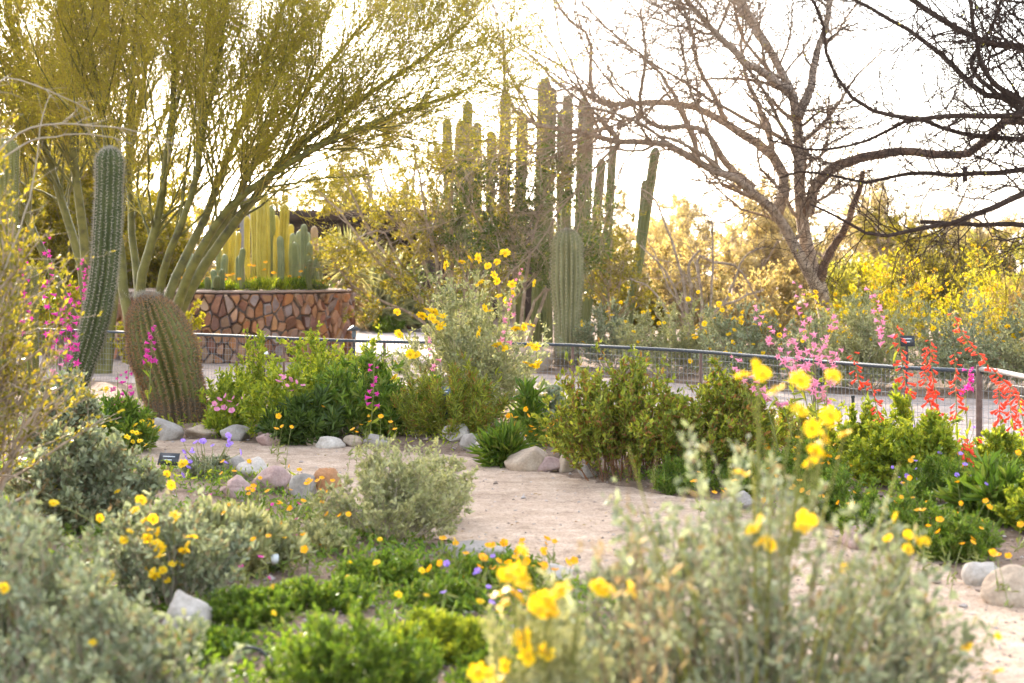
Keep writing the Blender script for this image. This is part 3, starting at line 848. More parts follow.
def crown_tree(name, label, px, D, wpx, top, seed, leaf, nleaf, lsize, bark='twig bark', group=None, sparse=1.0, low=0.15):
    """leafy desert tree: short trunk, spreading limbs, leaf sprays with gaps"""
    rng = np.random.default_rng(seed)
    x = (px - CX) / F * D
    t = empty(name, (x, D, 0), label, 'tree', group)
    H = EYE - (top - HY) / F * D
    Wm = wpx / F * D
    n = 9; nleaf = int(nleaf * 2.0); lsize *= 1.5
    tgt = np.column_stack([rng.normal(size=(n, 2)) * np.array([0.30, 0.26]) * Wm, H * rng.uniform(0.55, 0.95, n)])
    P0 = np.stack([catmull([(rng.normal() * 0.08, rng.normal() * 0.08, 0), (q[0] * 0.2, q[1] * 0.2, H * 0.2), (q[0] * 0.65, q[1] * 0.65, q[2] * 0.6), q], 12) for q in tgt])
    R0 = np.linspace(1, 0.25, 12)[None] * rng.uniform(0.5, 1.0, n)[:, None] * H * 0.022
    P1, R1 = grow(P0, R0, 90, rng, low, 1.0, (20, 65), (0.22 * H, 0.42 * H), 8, 0.14, (0, 0, 0.05), 0.5, 0.3, 0.008)
    P2, R2 = grow(P1, R1, 700, rng, 0.2, 1.0, (20, 65), (0.10 * H, 0.2 * H), 6, 0.15, (0, 0, 0.02), 0.5, 0.3, 0.005)
    m = MB(); m.tubes(P0, R0, 8); m.tubes(P1, R1, 5); m.tubes(P2, R2, 3); m.build('trunk', bark, t)
    m = MB()
    b, T, _, _, _ = pick(P2, R2, nleaf, 0.15, 1.0, rng)
    k = np.clip(1.0 - np.abs(rng.normal(size=nleaf)) * 0.0, 0, 1)
    m.leaves(b + rng.normal(size=(nleaf, 3)) * 0.03 * H / 3, rng.normal(size=(nleaf, 3)) + T * 0.5, rng.uniform(lsize * 0.6, lsize * 1.3, nleaf), rng.uniform(0.3, 0.55, nleaf) * lsize, rng=rng)
    m.build('crown', leaf, t)
    return t
# far trees: (px, D, width, top, leaf, leaves, size, label)
FAR = [
    (40, 27, 150, 165, 'creosote leaf', 16000, 0.045, 'dark olive bush tree behind the stems of the upright golden tree'),
    (135, 28, 130, 190, 'creosote leaf', 14000, 0.045, 'dark olive bush tree behind the leaning barrel cactus and fanning stems'),
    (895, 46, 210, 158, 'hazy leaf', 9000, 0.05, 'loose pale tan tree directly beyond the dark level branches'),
    (1000, 44, 190, 206, 'creosote leaf', 13000, 0.055, 'yellow green tree at the right edge beyond the dark branches'),
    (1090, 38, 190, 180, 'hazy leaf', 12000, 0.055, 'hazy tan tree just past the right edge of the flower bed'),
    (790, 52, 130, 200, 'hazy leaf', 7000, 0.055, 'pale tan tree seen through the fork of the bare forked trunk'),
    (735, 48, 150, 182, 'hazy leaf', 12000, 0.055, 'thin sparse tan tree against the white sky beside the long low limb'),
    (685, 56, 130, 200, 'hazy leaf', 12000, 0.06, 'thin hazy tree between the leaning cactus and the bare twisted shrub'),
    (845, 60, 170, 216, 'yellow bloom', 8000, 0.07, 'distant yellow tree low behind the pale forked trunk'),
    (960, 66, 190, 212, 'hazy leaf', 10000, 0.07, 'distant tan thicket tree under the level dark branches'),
    (640, 60, 120, 222, 'creosote leaf', 9000, 0.06, 'low green tree on the skyline behind the leaning cactus'),
    (575, 55, 140, 225, 'creosote leaf', 11000, 0.06, 'dark green tree filling the gap behind the tall cactus clump'),
    (400, 46, 220, 120, 'creosote leaf', 17000, 0.055, 'olive tree rising above the dark timber shelter'),
    (300, 50, 210, 150, 'creosote leaf', 13000, 0.06, 'olive tree behind the planter and the dark shelter'),
    (205, 40, 180, 205, 'hazy leaf', 13000, 0.055, 'sunlit tan green tree seen between the green stems of the fanning tree'),
    (90, 38, 230, 95, 'gold leaf', 40000, 0.055, 'golden backlit tree far behind the curved column cactus'),
    (-20, 33, 220, 70, 'gold leaf', 36000, 0.05, 'golden backlit tree at the extreme left edge'),
]
for i, (px, D, w, top, leaf, n, sz, lab) in enumerate(FAR):
    crown_tree('desert_tree', lab, px, D, w, top, 100 + i, leaf, n, sz, group='trees and tall thickets beyond the garden')

# ------------------------------------------------------------------ cacti
def column_geo(m, path, R0, ribs, depth=0.22, base=0.85, dome=1.0, mat=0, prof=None, tips=None, rng=None):
    n = 26
    c = catmull(path, n)
    L = np.linalg.norm(np.diff(c, axis=0), axis=1).sum()
    t = np.linspace(0, 1, n)
    hd = R0 * dome
    u = np.concatenate([t[t < 1 - hd / L], 1 - hd / L * (1 - np.sin(np.linspace(0, math.pi / 2, 9)))])
    P = np.stack([np.interp(u, t, c[:, k]) for k in range(3)], 1)
    s = np.clip((u - (1 - hd / L)) / (hd / L), 0, 1)
    R = R0 * np.sqrt(np.maximum(1 - s ** 2, 0.0006)) * (base + (1 - base) * np.clip(u / 0.35, 0, 1))
    if prof is not None: R = R * np.interp(u, *prof)
    K = ribs * 6
    th = np.arange(K) / K * 2 * math.pi
    T = unit(np.gradient(P, axis=0)); T[0] = unit(P[1] - P[0]); T[-1] = T[-2]
    A = unit(np.cross(T, np.array([0, 1.0, 0.05]))); B = np.cross(T, A)
    k = 1 - depth * (1 - np.abs(np.cos(ribs * th / 2)))
    rg = np.random.default_rng(int(abs(path[0][0]) * 1000) + ribs)
    ph = rg.random(ribs) * 6.28; am = rg.uniform(0.6, 1.3, ribs); rib_i = np.round(ribs * th / 2 / math.pi).astype(int) % ribs
    kk = 1 - (depth * am[rib_i] * (1 + 0.25 * np.sin(9 * u[:, None] + ph[rib_i][None])))* (1 - np.abs(np.cos(ribs * th / 2)))
    ring_w = 1 + 0.018 * np.sin(u * 23 + ph[0]) + 0.014 * np.sin(u * 51 + ph[1]) + 0.01 * np.sin(u * 97 + ph[2])
    R = R * ring_w
    V = P[:, None] + (R[:, None] * kk)[..., None] * (A[:, None] * np.cos(th)[:, None] + B[:, None] * np.sin(th)[:, None])
    idx = np.arange(V.shape[0] * K).reshape(-1, K); nx = np.roll(idx, -1, 1)
    m.add(V, np.stack([idx[:-1], nx[:-1], nx[1:], idx[1:]], -1).reshape(-1, 4), mat)
    return P, R, A, B, T, L
def areoles(info, ribs, spacing, rng, t0=0.0):
    P, R, A, B, T, L = info
    s = np.concatenate([[0], np.cumsum(np.linalg.norm(np.diff(P, axis=0), axis=1))])
    slope = np.gradient(R, np.maximum(s, np.arange(len(s)) * 1e-6))
    # space areoles by surface length
    surf = np.concatenate([[0], np.cumsum(np.hypot(np.diff(s), np.diff(R)))])
    q = np.arange(t0 * surf[-1], surf[-1], spacing)
    C, N = [], []
    for j in range(ribs):
        th = j / ribs * 2 * math.pi
        qq = q + (j % 2) * spacing * 0.5
        qq = qq[qq < surf[-1]]
        f = lambda X: np.stack([np.interp(qq, surf, X[:, k]) for k in range(3)], 1)
        a, b, tt, pc = f(A), f(B), f(T), f(P)
        r = np.interp(qq, surf, R)
        sl = np.clip(np.interp(qq, surf, slope), -8, 2)
        d = a * math.cos(th) + b * math.sin(th)
        C.append(pc + d * r[:, None] * 1.0); N.append(unit(d - tt * sl[:, None]))
    return np.vstack(C), np.vstack(N)
def spines(m, C, N, k, L, r, rng, spread=0.7, mat=0):
    c = np.repeat(C, k, 0); n = np.repeat(N, k, 0)
    d = unit(n + rng.normal(size=c.shape) * spread)
    m.spikes(c, d, rng.uniform(0.6, 1.2, len(c)) * L, r, mat, rng)
def column_cactus(name, label, path, R0, ribs, skin, seed, sp=None, group=None, depth=0.22, parent=None, base=0.85, prof=None, part='column', dome=1.0):
    rng = np.random.default_rng(seed)
    path = np.asarray(path, float)
    if parent is None:
        org = np.array([path[0][0], path[0][1], path[0][2]])
        root = empty(name, org, label, 'cactus', group)
    else:
        root = parent; org = np.array(parent.location)
    m = MB()
    info = column_geo(m, path - org, R0, ribs, depth, base, dome, prof=prof, rng=rng)
    body = m.build(part, skin, root)
    if sp:
        spacing, k, L, r, mat = sp
        m = MB(); C, N = areoles(info, ribs, spacing, rng)
        spines(m, C, N, k, L, r, rng)
        m.build('spines', mat, body if parent is not None else root)
    return root
def pxp(pts, D, dz=0.0):
    return [W(px, py, D + dz * i / max(len(pts) - 1, 1)) for i, (px, py) in enumerate(pts)]
# curved column cactus in the left foreground
column_cactus('column_cactus', 'tall ribbed green column cactus curving up beside the pink flowers', pxp([(58, 425), (74, 386), (91, 336), (103, 280), (108, 215), (110, 148)], 14.9), 0.116, 15, 'cactus skin', 1, (0.028, 8, 0.034, 0.0024, 'pale spine'), depth=0.24, base=0.8)
column_cactus('column_cactus', 'upright olive column cactus at the very left edge behind feathery foliage', pxp([(2, 425), (4, 330), (5, 220), (6, 138)], 15.2), 0.115, 14, 'olive skin', 2, (0.024, 5, 0.022, 0.0011, 'pale spine'), depth=0.2)
column_cactus('column_cactus', 'short column cactus with rounded top between the left edge and pink flower stalks', pxp([(30, 425), (29, 340), (29, 267)], 15.6), 0.085, 13, 'olive skin', 3, (0.024, 5, 0.02, 0.001, 'pale spine'), depth=0.2)
# leaning barrel cactus
D = 14.9
bc_path = pxp([(179, 428), (176, 400), (171, 378), (163, 350), (153, 320), (146, 296)], D)
rng = np.random.default_rng(4)
org = np.array([bc_path[0][0], bc_path[0][1], 0.0])
bc = empty('barrel_cactus', org, 'huge barrel cactus leaning left with a rim of amber spines, beside the path', 'cactus')
prof = ([0, 0.10, 0.22, 0.33, 0.42, 0.52, 0.72, 0.86, 1.0], [0.80, 0.88, 0.91, 0.90, 0.96, 1.02, 1.02, 1.0, 1.0])
m = MB(); info = column_geo(m, np.array(bc_path) - org, 0.278, 25, 0.32, 1.0, 1.75, prof=prof); m.build('body', 'barrel skin', bc)
C, N = areoles(info, 25, 0.030, rng)
m = MB(); spines(m, C, N, 10, 0.042, 0.0036, rng, 0.85); m.build('spines', 'amber spine', bc)
m = MB(); c2 = C[::1]; spines(m, c2, N[::1], 2, 0.05, 0.0036, rng, 0.45); m.build('hooked_spines', 'dark spine', bc)
top = info[0][-1]
m = MB(); cc = top + rng.normal(size=(900, 3)) * np.array([0.07, 0.07, 0.02]); m.spikes(cc, np.array([0, 0, 1.0]) + rng.normal(size=(900, 3)) * 0.7, rng.uniform(0.015, 0.045, 900), 0.0016, 0, rng); m.build('crown_wool', 'pale spine', bc)
# young saguaro
D = 22.8
column_cactus('saguaro_cactus', 'stout young saguaro with spiny rounded top standing just beyond the fence rail', pxp([(566, 371), (567, 340), (567, 300), (567, 260), (567, 229)], D), 0.218, 17, 'saguaro skin', 5, (0.05, 5, 0.032, 0.0034, 'pale spine'), depth=0.42,
              prof=([0, 0.3, 0.42, 0.50, 0.62, 1.0], [0.76, 0.80, 0.82, 0.92, 1.02, 0.98]), base=1.0, dome=1.15)
p = W(567, 230, 22.8)
sg = bpy.data.objects['saguaro_cactus']
q = np.array(p) - np.array(sg.location)
m = MB(); n = 700; dd_ = rng.normal(size=(n, 3)) * np.array([0.055, 0.055, 0.015]) + q + np.array([0, 0, -0.01]); dd_[:, 2] -= ((dd_[:, 0] - q[0]) ** 2 + (dd_[:, 1] - q[1]) ** 2) * 3.4
m.spikes(dd_, np.array([0, 0, 1.0]) + rng.normal(size=(n, 3)) * 0.8, rng.uniform(0.015, 0.035, n), 0.003, 0, rng); m.build('crown_wool', 'pale spine', sg)
# organ pipe clump
D = 30.0
def clump(name, label, cols, D, skin, seed, ribs=9, group=None, base_z=0.0, part='column', sp=None):
    rng = np.random.default_rng(seed)
    bx = np.mean([c[0] for c in cols])
    org = np.array([*W(bx, 0, D)[:2], base_z])
    root = empty(name, org, label, 'cactus', group)
    for i, c in enumerate(cols):
        b, bot, tpx, tpy, w = c[:5]
        d = D + rng.uniform(-0.5, 0.5)
        sk = c[5] if len(c) > 5 else skin
        p0 = W(b, bot, d); p0[2] = base_z
        p2 = W(tpx, tpy, d + rng.normal() * 0.2)
        p1 = p0 * 0.55 + p2 * 0.45; p1[0] = p2[0] * 0.55 + p0[0] * 0.45 + rng.normal() * 0.02
        column_cactus(name, None, [p0, p1, p2], w * (0.40 if base_z == 0 else 0.40) / F * d, ribs, sk, seed * 50 + i, sp, parent=root, depth=0.25 if base_z == 0 else 0.4, part=part, dome=1.6)
    return root
clump('organ_pipe_cactus', 'tall clump of many grey green cactus columns towering behind the yellow blooming shrub', [
    (455, 345, 447, 118, 13), (458, 345, 461, 120, 14), (466, 345, 468, 101, 13), (478, 345, 477, 122, 12), (486, 345, 492, 131, 12), (503, 345, 506, 92, 15), (520, 345, 523, 112, 15),
    (536, 345, 545, 78, 18), (548, 345, 552, 87, 15), (560, 345, 562, 110, 13), (566, 345, 568, 95, 14), (576, 345, 584, 97, 14), (582, 345, 590, 110, 12)], D, 'organ pipe skin', 7)
clump('organ_pipe_cactus', 'pair of slimmer cactus columns between the tall clump and the leaning one', [(584, 345, 602, 158, 12), (600, 345, 613, 145, 11)], 28.5, 'organ pipe skin', 8)
clump('column_cactus', 'single leaning cactus column with a short side arm against the white sky', [(622, 345, 656, 147, 13), (626, 345, 645, 180, 9)], 27.0, 'organ pipe skin', 9)
# planter cacti
PZ = PH + 0.03
GOLD, BLUE, PINK = 'golden skin', 'blue green skin', 'pink skin'
clump('column_cactus', 'tall golden column cactus pair in the planter in front of the grey post', [(255, 290, 254, 206, 11), (261, 290, 261, 206, 11)], 25.4, GOLD, 11, 8, 'cacti growing in the stone planter', PZ)
clump('column_cactus', 'tallest golden column cactus at the middle of the planter', [(266, 290, 264, 195, 12)], 25.7, GOLD, 12, 8, 'cacti growing in the stone planter', PZ)
clump('column_cactus', 'pale blue green column cactus pressed between the golden ones in the planter', [(271, 290, 271, 206, 9, BLUE), (276, 290, 276, 215, 8, GOLD)], 26.0, BLUE, 13, 8, 'cacti growing in the stone planter', PZ)
clump('column_cactus', 'golden column cactus standing on its own at the right of the golden row', [(286, 290, 285, 204, 12)], 25.5, GOLD, 14, 8, 'cacti growing in the stone planter', PZ)
clump('column_cactus', 'slim golden column cactus at the left of the grey post', [(233, 290, 233, 224, 10), (237, 290, 239, 232, 7)], 25.9, GOLD, 15, 8, 'cacti growing in the stone planter', PZ)
clump('column_cactus', 'pinkish tan column cactus near the right end of the planter', [(315, 290, 314, 226, 9, PINK)], 25.8, PINK, 16, 8, 'cacti growing in the stone planter', PZ)
clump('column_cactus', 'cluster of pale grey green columns left of the pinkish cactus in the planter', [(299, 290, 299, 231, 9), (304, 290, 304, 224, 9), (295, 290, 295, 242, 8), (309, 290, 309, 243, 8)], 25.6, BLUE, 17, 8, 'cacti growing in the stone planter', PZ)
clump('column_cactus', 'blue green column cactus low in front of the golden row', [(280, 290, 280, 236, 9)], 25.1, BLUE, 18, 8, 'cacti growing in the stone planter', PZ)
clump('column_cactus', 'pair of short dark green columns in the planter below the grey post', [(239, 290, 239, 256, 9), (243, 290, 243, 248, 8)], 25.0, 'organ pipe skin', 19, 9, 'cacti growing in the stone planter', PZ)
clump('column_cactus', 'low cluster of short dark green columns at the left of the planter', [(214, 292, 213, 270, 9), (222, 292, 222, 269, 9), (217, 292, 218, 276, 8), (208, 292, 207, 277, 8)], 24.8, 'organ pipe skin', 20, 9, 'cacti growing in the stone planter', PZ)
clump('column_cactus', 'grey green column cactus seen between the green stems of the fanning tree', [(192, 292, 192, 254, 9), (225, 292, 225, 254, 9)], 26.2, BLUE, 21, 9, 'cacti growing in the stone planter', PZ)
clump('column_cactus', 'slender golden columns crowded behind the tallest golden one', [(248, 290, 247, 216, 8), (268, 290, 268, 212, 8), (281, 290, 281, 219, 8), (291, 290, 291, 224, 8)], 26.6, GOLD, 23, 8, 'cacti growing in the stone planter', PZ)
clump('column_cactus', 'pale yellow green columns filling the right half of the planter', [(293, 290, 293, 233, 8, BLUE), (302, 290, 301, 229, 9, GOLD), (307, 290, 308, 232, 8, BLUE), (320, 290, 320, 238, 8, BLUE)], 26.5, BLUE, 24, 8, 'cacti growing in the stone planter', PZ)
clump('column_cactus', 'yellow green columns left of the golden pair, half behind the leaning green stem', [(226, 290, 226, 236, 8, GOLD), (218, 290, 218, 246, 8, BLUE), (231, 290, 230, 244, 8, BLUE)], 26.4, GOLD, 25, 8, 'cacti growing in the stone planter', PZ)
clump('column_cactus', 'short green columns at the right rim of the planter beside the spiky yucca', [(310, 290, 310, 260, 8), (318, 290, 318, 255, 8)], 25.0, 'organ pipe skin', 22, 9, 'cacti growing in the stone planter', PZ)

# ------------------------------------------------------------------ flower heads
def daisy_mesh(name, petal, n=11, R=0.5, seed=0, disc=0.17):
    rng = np.random.default_rng(seed)
    m = MB()
    a = np.arange(n) / n * 2 * math.pi + rng.normal(size=n) * 0.08
    D = np.stack([np.cos(a), np.sin(a), rng.uniform(-0.15, 0.3, n)], 1)
    m.leaves(D * disc * 0.6, D, R - disc * 0.6, R * 0.52, 0, rng, 0.06, np.array([0, 0, 30.0]), 0.75)
    th = np.arange(10) / 10 * 2 * math.pi
    rings = [np.stack([np.cos(th) * r, np.sin(th) * r, np.full(10, z)], 1) for r, z in ((disc * .9, -0.04), (disc, 0.06), (disc * .75, 0.15), (0.01, 0.19))]
    loft(m, rings, 1)
    return m.mesh(name, [petal, 'flower disc'])
def trumpet_mesh(name, petal, flare=0.5, length=1.0, seed=0):
    rng = np.random.default_rng(seed)
    m = MB()
    K = 10
    th = np.arange(K) / K * 2 * math.pi
    rings = []
    for z, r, lob in ((0, .09, 0), (.3, .13, 0), (.6, .22, 0), (.85, .27, 0.05), (1.0, flare, 0.25), (0.98, flare * 1.25, 0.45)):
        rr = r * (1 + lob * np.cos(5 * th))
        rings.append(np.stack([np.cos(th) * rr, np.sin(th) * rr, np.full(K, z * length)], 1))
    loft(m, rings)
    return m.mesh(name, petal)
def poppy_mesh(name, petal, seed=0):
    rng = np.random.default_rng(seed)
    m = MB()
    for r0, n, z in ((0.5, 5, 0.25),):
        a = np.arange(n) / n * 2 * math.pi
        D = np.stack([np.cos(a), np.sin(a), np.full(n, 0.55)], 1)
        m.leaves(D * 0.02, D, r0, r0 * 1.0, 0, rng, -0.05, np.array([0, 0, 30.0]), 0.95)
    return m.mesh(name, petal)
DAISY = [daisy_mesh('daisy', 'yellow petal', 10 + i, 0.5, i) for i in range(4)]
AMBER = [poppy_mesh('poppy', 'amber petal', 0)]
TRUMPET = {c: [trumpet_mesh(c + '_blossom', c + ' petal', 0.42 if c != 'red' else 0.24, 1.0 if c != 'red' else 1.5)] for c in ('pink', 'magenta', 'red')}
VIOLET = [poppy_mesh('violet', 'violet petal', 1)]
PINKP = [poppy_mesh('pink_poppy', 'pink petal', 2)]
def aim(d):
    return Vector(d).to_track_quat('Z', 'Y').to_euler()

# ------------------------------------------------------------------ shrubs and herbs
KIND = {
 # stems, branches, twigs, leaves per m3 factor, leaf length, width, leaf material, stem material, upright, stem radius, jitter
 'silver': dict(ns=26, nb=170, nt=520, nl=7000, L=(0.022, 0.05), w=0.5, leaf='silver leaf', bark='pale twig', up=0.25, r=0.006, lim=(0.1, 1.0), stemleaf=0.1),
 'airy':   dict(ns=46, nb=170, nt=520, nl=5000, L=(0.016, 0.036), w=0.5, leaf='silver leaf', bark='pale twig', up=0.65, r=0.0055, lim=(0.10, 1.0), stemleaf=0.2, base=0.4),
 'grey':   dict(ns=30, nb=200, nt=600, nl=6500, L=(0.014, 0.034), w=0.42, leaf='grey leaf', bark='pale twig', up=0.3, r=0.005, lim=(0.25, 1.0), stemleaf=0.05),
 'olive':  dict(base=0.5, ns=60, nb=300, nt=500, nl=11000, L=(0.018, 0.036), w=0.42, leaf='olive leaf', bark='red twig', up=0.75, r=0.0045, lim=(0.1, 1.0), stemleaf=0.35),
 'green':  dict(base=0.55, ns=46, nb=200, nt=200, nl=5200, L=(0.045, 0.09), w=0.26, leaf='green leaf', bark='stalk green', up=0.6, r=0.0045, lim=(0.05, 1.0), stemleaf=0.5),
 'lime':   dict(base=0.55, ns=46, nb=200, nt=240, nl=6200, L=(0.03, 0.065), w=0.34, leaf='lime leaf', bark='stalk green', up=0.6, r=0.004, lim=(0.05, 1.0), stemleaf=0.4),
 'dark':   dict(base=0.55, ns=40, nb=180, nt=200, nl=4200, L=(0.06, 0.12), w=0.22, leaf='dark leaf', bark='stalk green', up=0.45, r=0.0045, lim=(0.05, 1.0), stemleaf=0.5),
 'upright': dict(ns=18, nb=70, nt=90, nl=2600, L=(0.022, 0.05), w=0.45, leaf='lime leaf', bark='red twig', up=0.9, r=0.0045, lim=(0.1, 1.0), stemleaf=0.5),
 'feather': dict(base=0.55, ns=44, nb=200, nt=600, nl=9000, L=(0.025, 0.06), w=0.14, leaf='olive leaf', bark='stalk green', up=0.8, r=0.0035, lim=(0.05, 1.0), stemleaf=0.35),
 'herb':   dict(base=0.55, ns=60, nb=240, nt=420, nl=9500, L=(0.014, 0.036), w=0.24, leaf='green leaf', bark='stalk green', up=0.45, r=0.0025, lim=(0.05, 1.0), stemleaf=0.4),
 'grass':  dict(ns=80, nb=10, nt=10, nl=900, L=(0.1, 0.22), w=0.06, leaf='green leaf', bark='stalk green', up=0.8, r=0.002, lim=(0.0, 0.8), stemleaf=0.95),
 'tallleaf': dict(ns=9, nb=12, nt=10, nl=420, L=(0.09, 0.17), w=0.17, leaf='green leaf', bark='stalk green', up=0.85, r=0.006, lim=(0.05, 1.0), stemleaf=0.85),
 'creosote': dict(ns=16, nb=170, nt=1400, nl=15000, L=(0.022, 0.05), w=0.5, leaf='creosote leaf', bark='twig bark', up=0.35, r=0.022, lim=(0.2, 1.0), stemleaf=0.02),
 'bare':   dict(ns=12, nb=60, nt=200, nl=10, L=(0.02, 0.03), w=0.4, leaf='straw', bark='weathered wood', up=0.2, r=0.02, lim=(0.2, 1.0), stemleaf=0.0),
 'straw':  dict(ns=34, nb=60, nt=120, nl=1300, L=(0.015, 0.04), w=0.25, leaf='straw', bark='straw', up=0.8, r=0.002, lim=(0.5, 1.0), stemleaf=0.4),
}
def shrub(name, label, cat, px, py, wpx, top, kind, seed, dens=1.0, leaf=None, flowers=None, fl_mesh=None, fsize=0.04, group=None, depth=1.0, fl_part='flower', lean=0.0, bark=None, stalk=(0.15, 0.4), fl_px=None, lsz=1.0, fl_up=0.7):
    k = KIND[kind]
    rng = np.random.default_rng(seed)
    org = gp(px, py) if py < 780 else np.array([(px - CX) / F * Dof(py), Dof(py), 0.04])
    D = org[1]
    sc = D / F
    Wm = wpx * sc
    H = EYE - (top - HY) * sc - org[2]
    root = empty(name, org, label, cat, group)
    ns, nb, nt, nl = (max(3, int(k[q] * (dens if q != 'ns' else max(0.7, dens ** 0.5)))) for q in ('ns', 'nb', 'nt', 'nl'))
    u = np.sqrt(rng.random(ns)); ph = rng.random(ns) * 6.283
    tx, ty = u * np.cos(ph) * Wm / 2, u * np.sin(ph) * Wm / 2 * depth
    tz = H * (1 - 0.62 * u ** 2) * rng.uniform(0.72, 1.0, ns)
    bs = k.get('base', 0.15)
    b = np.stack([tx * bs + rng.normal(size=ns) * Wm * 0.03, ty * bs + rng.normal(size=ns) * Wm * 0.03, np.full(ns, -0.03)], 1)
    tgt = np.stack([tx + lean * tz, ty, tz], 1)
    f = 0.30 + 0.25 * (1 - k['up'])
    mid = b + (tgt - b) * np.array([1, 1, 0]) * f + np.array([0, 0, 1]) * tz[:, None] * (0.45 + 0.1 * k['up'])
    t = np.linspace(0, 1, 9)[None, :, None]
    P0 = b[:, None] * (1 - t) ** 2 + 2 * mid[:, None] * t * (1 - t) + tgt[:, None] * t ** 2
    P0 = P0 + np.cumsum(rng.normal(size=P0.shape) * H * 0.008, axis=1)
    R0 = k['r'] * rng.uniform(0.6, 1.2, ns)[:, None] * np.linspace(1, 0.3, 9)[None]
    up = k['up']
    P1, R1 = grow(P0, R0, nb, rng, k['lim'][0], 0.98, (15, 55 - 20 * up), (0.18 * H, 0.36 * H), 6, 0.12, (0, 0, 0.04 + 0.06 * up), 0.6, 0.4, 0.0012)
    P2, R2 = grow(P1, R1, nt, rng, 0.15, 1.0, (20, 60 - 20 * up), (0.06 * H, 0.16 * H), 5, 0.14, (0, 0, 0.03 + 0.06 * up), 0.6, 0.5, 0.001)
    m = MB(); m.tubes(P0, R0, 5); m.tubes(P1, R1, 4); m.tubes(P2, R2, 3)
    ms = m
    m = MB()
    for P_, R_, q, t0 in ((P0, R0, k['stemleaf'], 0.3), (P1, R1, 0.35 * (1 - k['stemleaf']), 0.2), (P2, R2, 0.65 * (1 - k['stemleaf']), 0.0)):
        n = int(nl * q)
        if n < 1: continue
        c, T, _, _, _ = pick(P_, R_, n, t0, 1.0, rng)
        Ls = rng.uniform(k['L'][0], k['L'][1], n) * lsz
        m.leaves(c + rng.normal(size=(n, 3)) * 0.004, T * 0.7 + rng.normal(size=(n, 3)) * 0.65 + np.array([0, 0, 0.25]), Ls, Ls * k['w'] * rng.uniform(0.8, 1.25, n), rng=rng)
    m.build('foliage', leaf or k['leaf'], root)
    if flowers or fl_px:
        nf = flowers or 0
        SP, SR, tips = [], [], []
        if nf:
            c, T, _, _, _ = pick(P1, R1, nf, 0.5, 1.0, rng)
            order = np.argsort(-c[:, 2]) if nf < 1 else np.arange(nf)
            for i in range(nf):
                a = c[i]
                d = unit(np.array([a[0] / Wm * 1.2, a[1] / Wm * 1.2, fl_up]) + rng.normal(size=3) * 0.25)
                e = a + d * H * rng.uniform(*stalk)
                tips.append(e); SP.append(catmull([a, a + (e - a) * 0.5 + rng.normal(size=3) * H * 0.02, e], 6)); SR.append(np.linspace(0.0024, 0.0014, 6))
        for (fx, fy) in (fl_px or []):
            e = W(fx, fy, D - rng.uniform(0.25, 0.6) * Wm * depth) - org
            a = np.array([e[0] * 0.55, e[1] * 0.55, min(e[2] * 0.7, H * 0.75)])
            tips.append(e); SP.append(catmull([a, a + (e - a) * 0.5 + rng.normal(size=3) * H * 0.03, e], 6)); SR.append(np.linspace(0.0026, 0.0016, 6))
        ms.tubes(np.stack(SP), np.stack(SR), 4, 1)
        meshes = fl_mesh or DAISY
        for e in tips:
            d = unit(np.array([0, -0.35, 0.7]) + rng.normal(size=3) * 0.5)
            link(fl_part, meshes[rng.integers(len(meshes))], root, e, aim(d), fsize * rng.uniform(0.75, 1.2))
    ms.build('stems', [bark or k['bark'], 'stalk green'], root)
    return root

SH = 'grey leaved shrubs with yellow daisies beyond the walkway'
# --- beyond the fence
shrub('brittlebush', 'grey shrub hugging the right side of the stout saguaro', 'shrub', 612, 372, 90, 298, 'silver', 201, 0.9, flowers=16, fsize=0.065, group=SH)
shrub('brittlebush', 'wide grey shrub in front of the bare twisted branches with sparse yellow daisies', 'shrub', 672, 378, 130, 294, 'silver', 202, leaf='grey leaf', dens= 1.3, flowers=33, fsize=0.065, group=SH)
shrub('brittlebush', 'grey shrub with many yellow daisies between the twisted branches and the forked trunk', 'shrub', 748, 384, 120, 296, 'silver', 203, 1.2, flowers=62, fsize=0.065, group=SH)
shrub('brittlebush', 'large silver shrub right of the pale forked trunk behind the rail', 'shrub', 868, 393, 150, 285, 'silver', 204, leaf='grey leaf', dens= 1.5, flowers=38, fsize=0.065, group=SH)
shrub('brittlebush', 'silver shrub nearest the corner post beyond the walkway', 'shrub', 975, 395, 140, 288, 'silver', 205, 1.4, flowers=19, fsize=0.065, group=SH)
shrub('brittlebush', 'silver shrub cut off by the right edge above the rope rail', 'shrub', 1060, 398, 120, 284, 'silver', 206, leaf='grey leaf', dens= 1.1, flowers=14, fsize=0.065, group=SH)
shrub('brittlebush', 'shrub thick with yellow daisies right behind the pale forked trunk', 'shrub', 880, 368, 130, 254, 'silver', 207, 1.2, leaf='gold leaf', flowers=100, fsize=0.075, group=SH, stalk=(0.1, 0.3))
shrub('brittlebush', 'yellow green shrub beyond the silver shrubs below the level dark branches', 'shrub', 985, 366, 150, 248, 'silver', 208, 1.3, leaf='gold leaf', flowers=96, fsize=0.07, group=SH, stalk=(0.1, 0.3))
shrub('brittlebush', 'grey shrub low at the foot of the pale forked trunk', 'shrub', 815, 388, 90, 312, 'silver', 209, 0.9, flowers=19, fsize=0.065, group=SH)
shrub('tall_grass', 'clump of tall yellow dry grass at the right edge beyond the silver shrubs', 'grass', 1010, 370, 70, 262, 'straw', 210, 2.0)
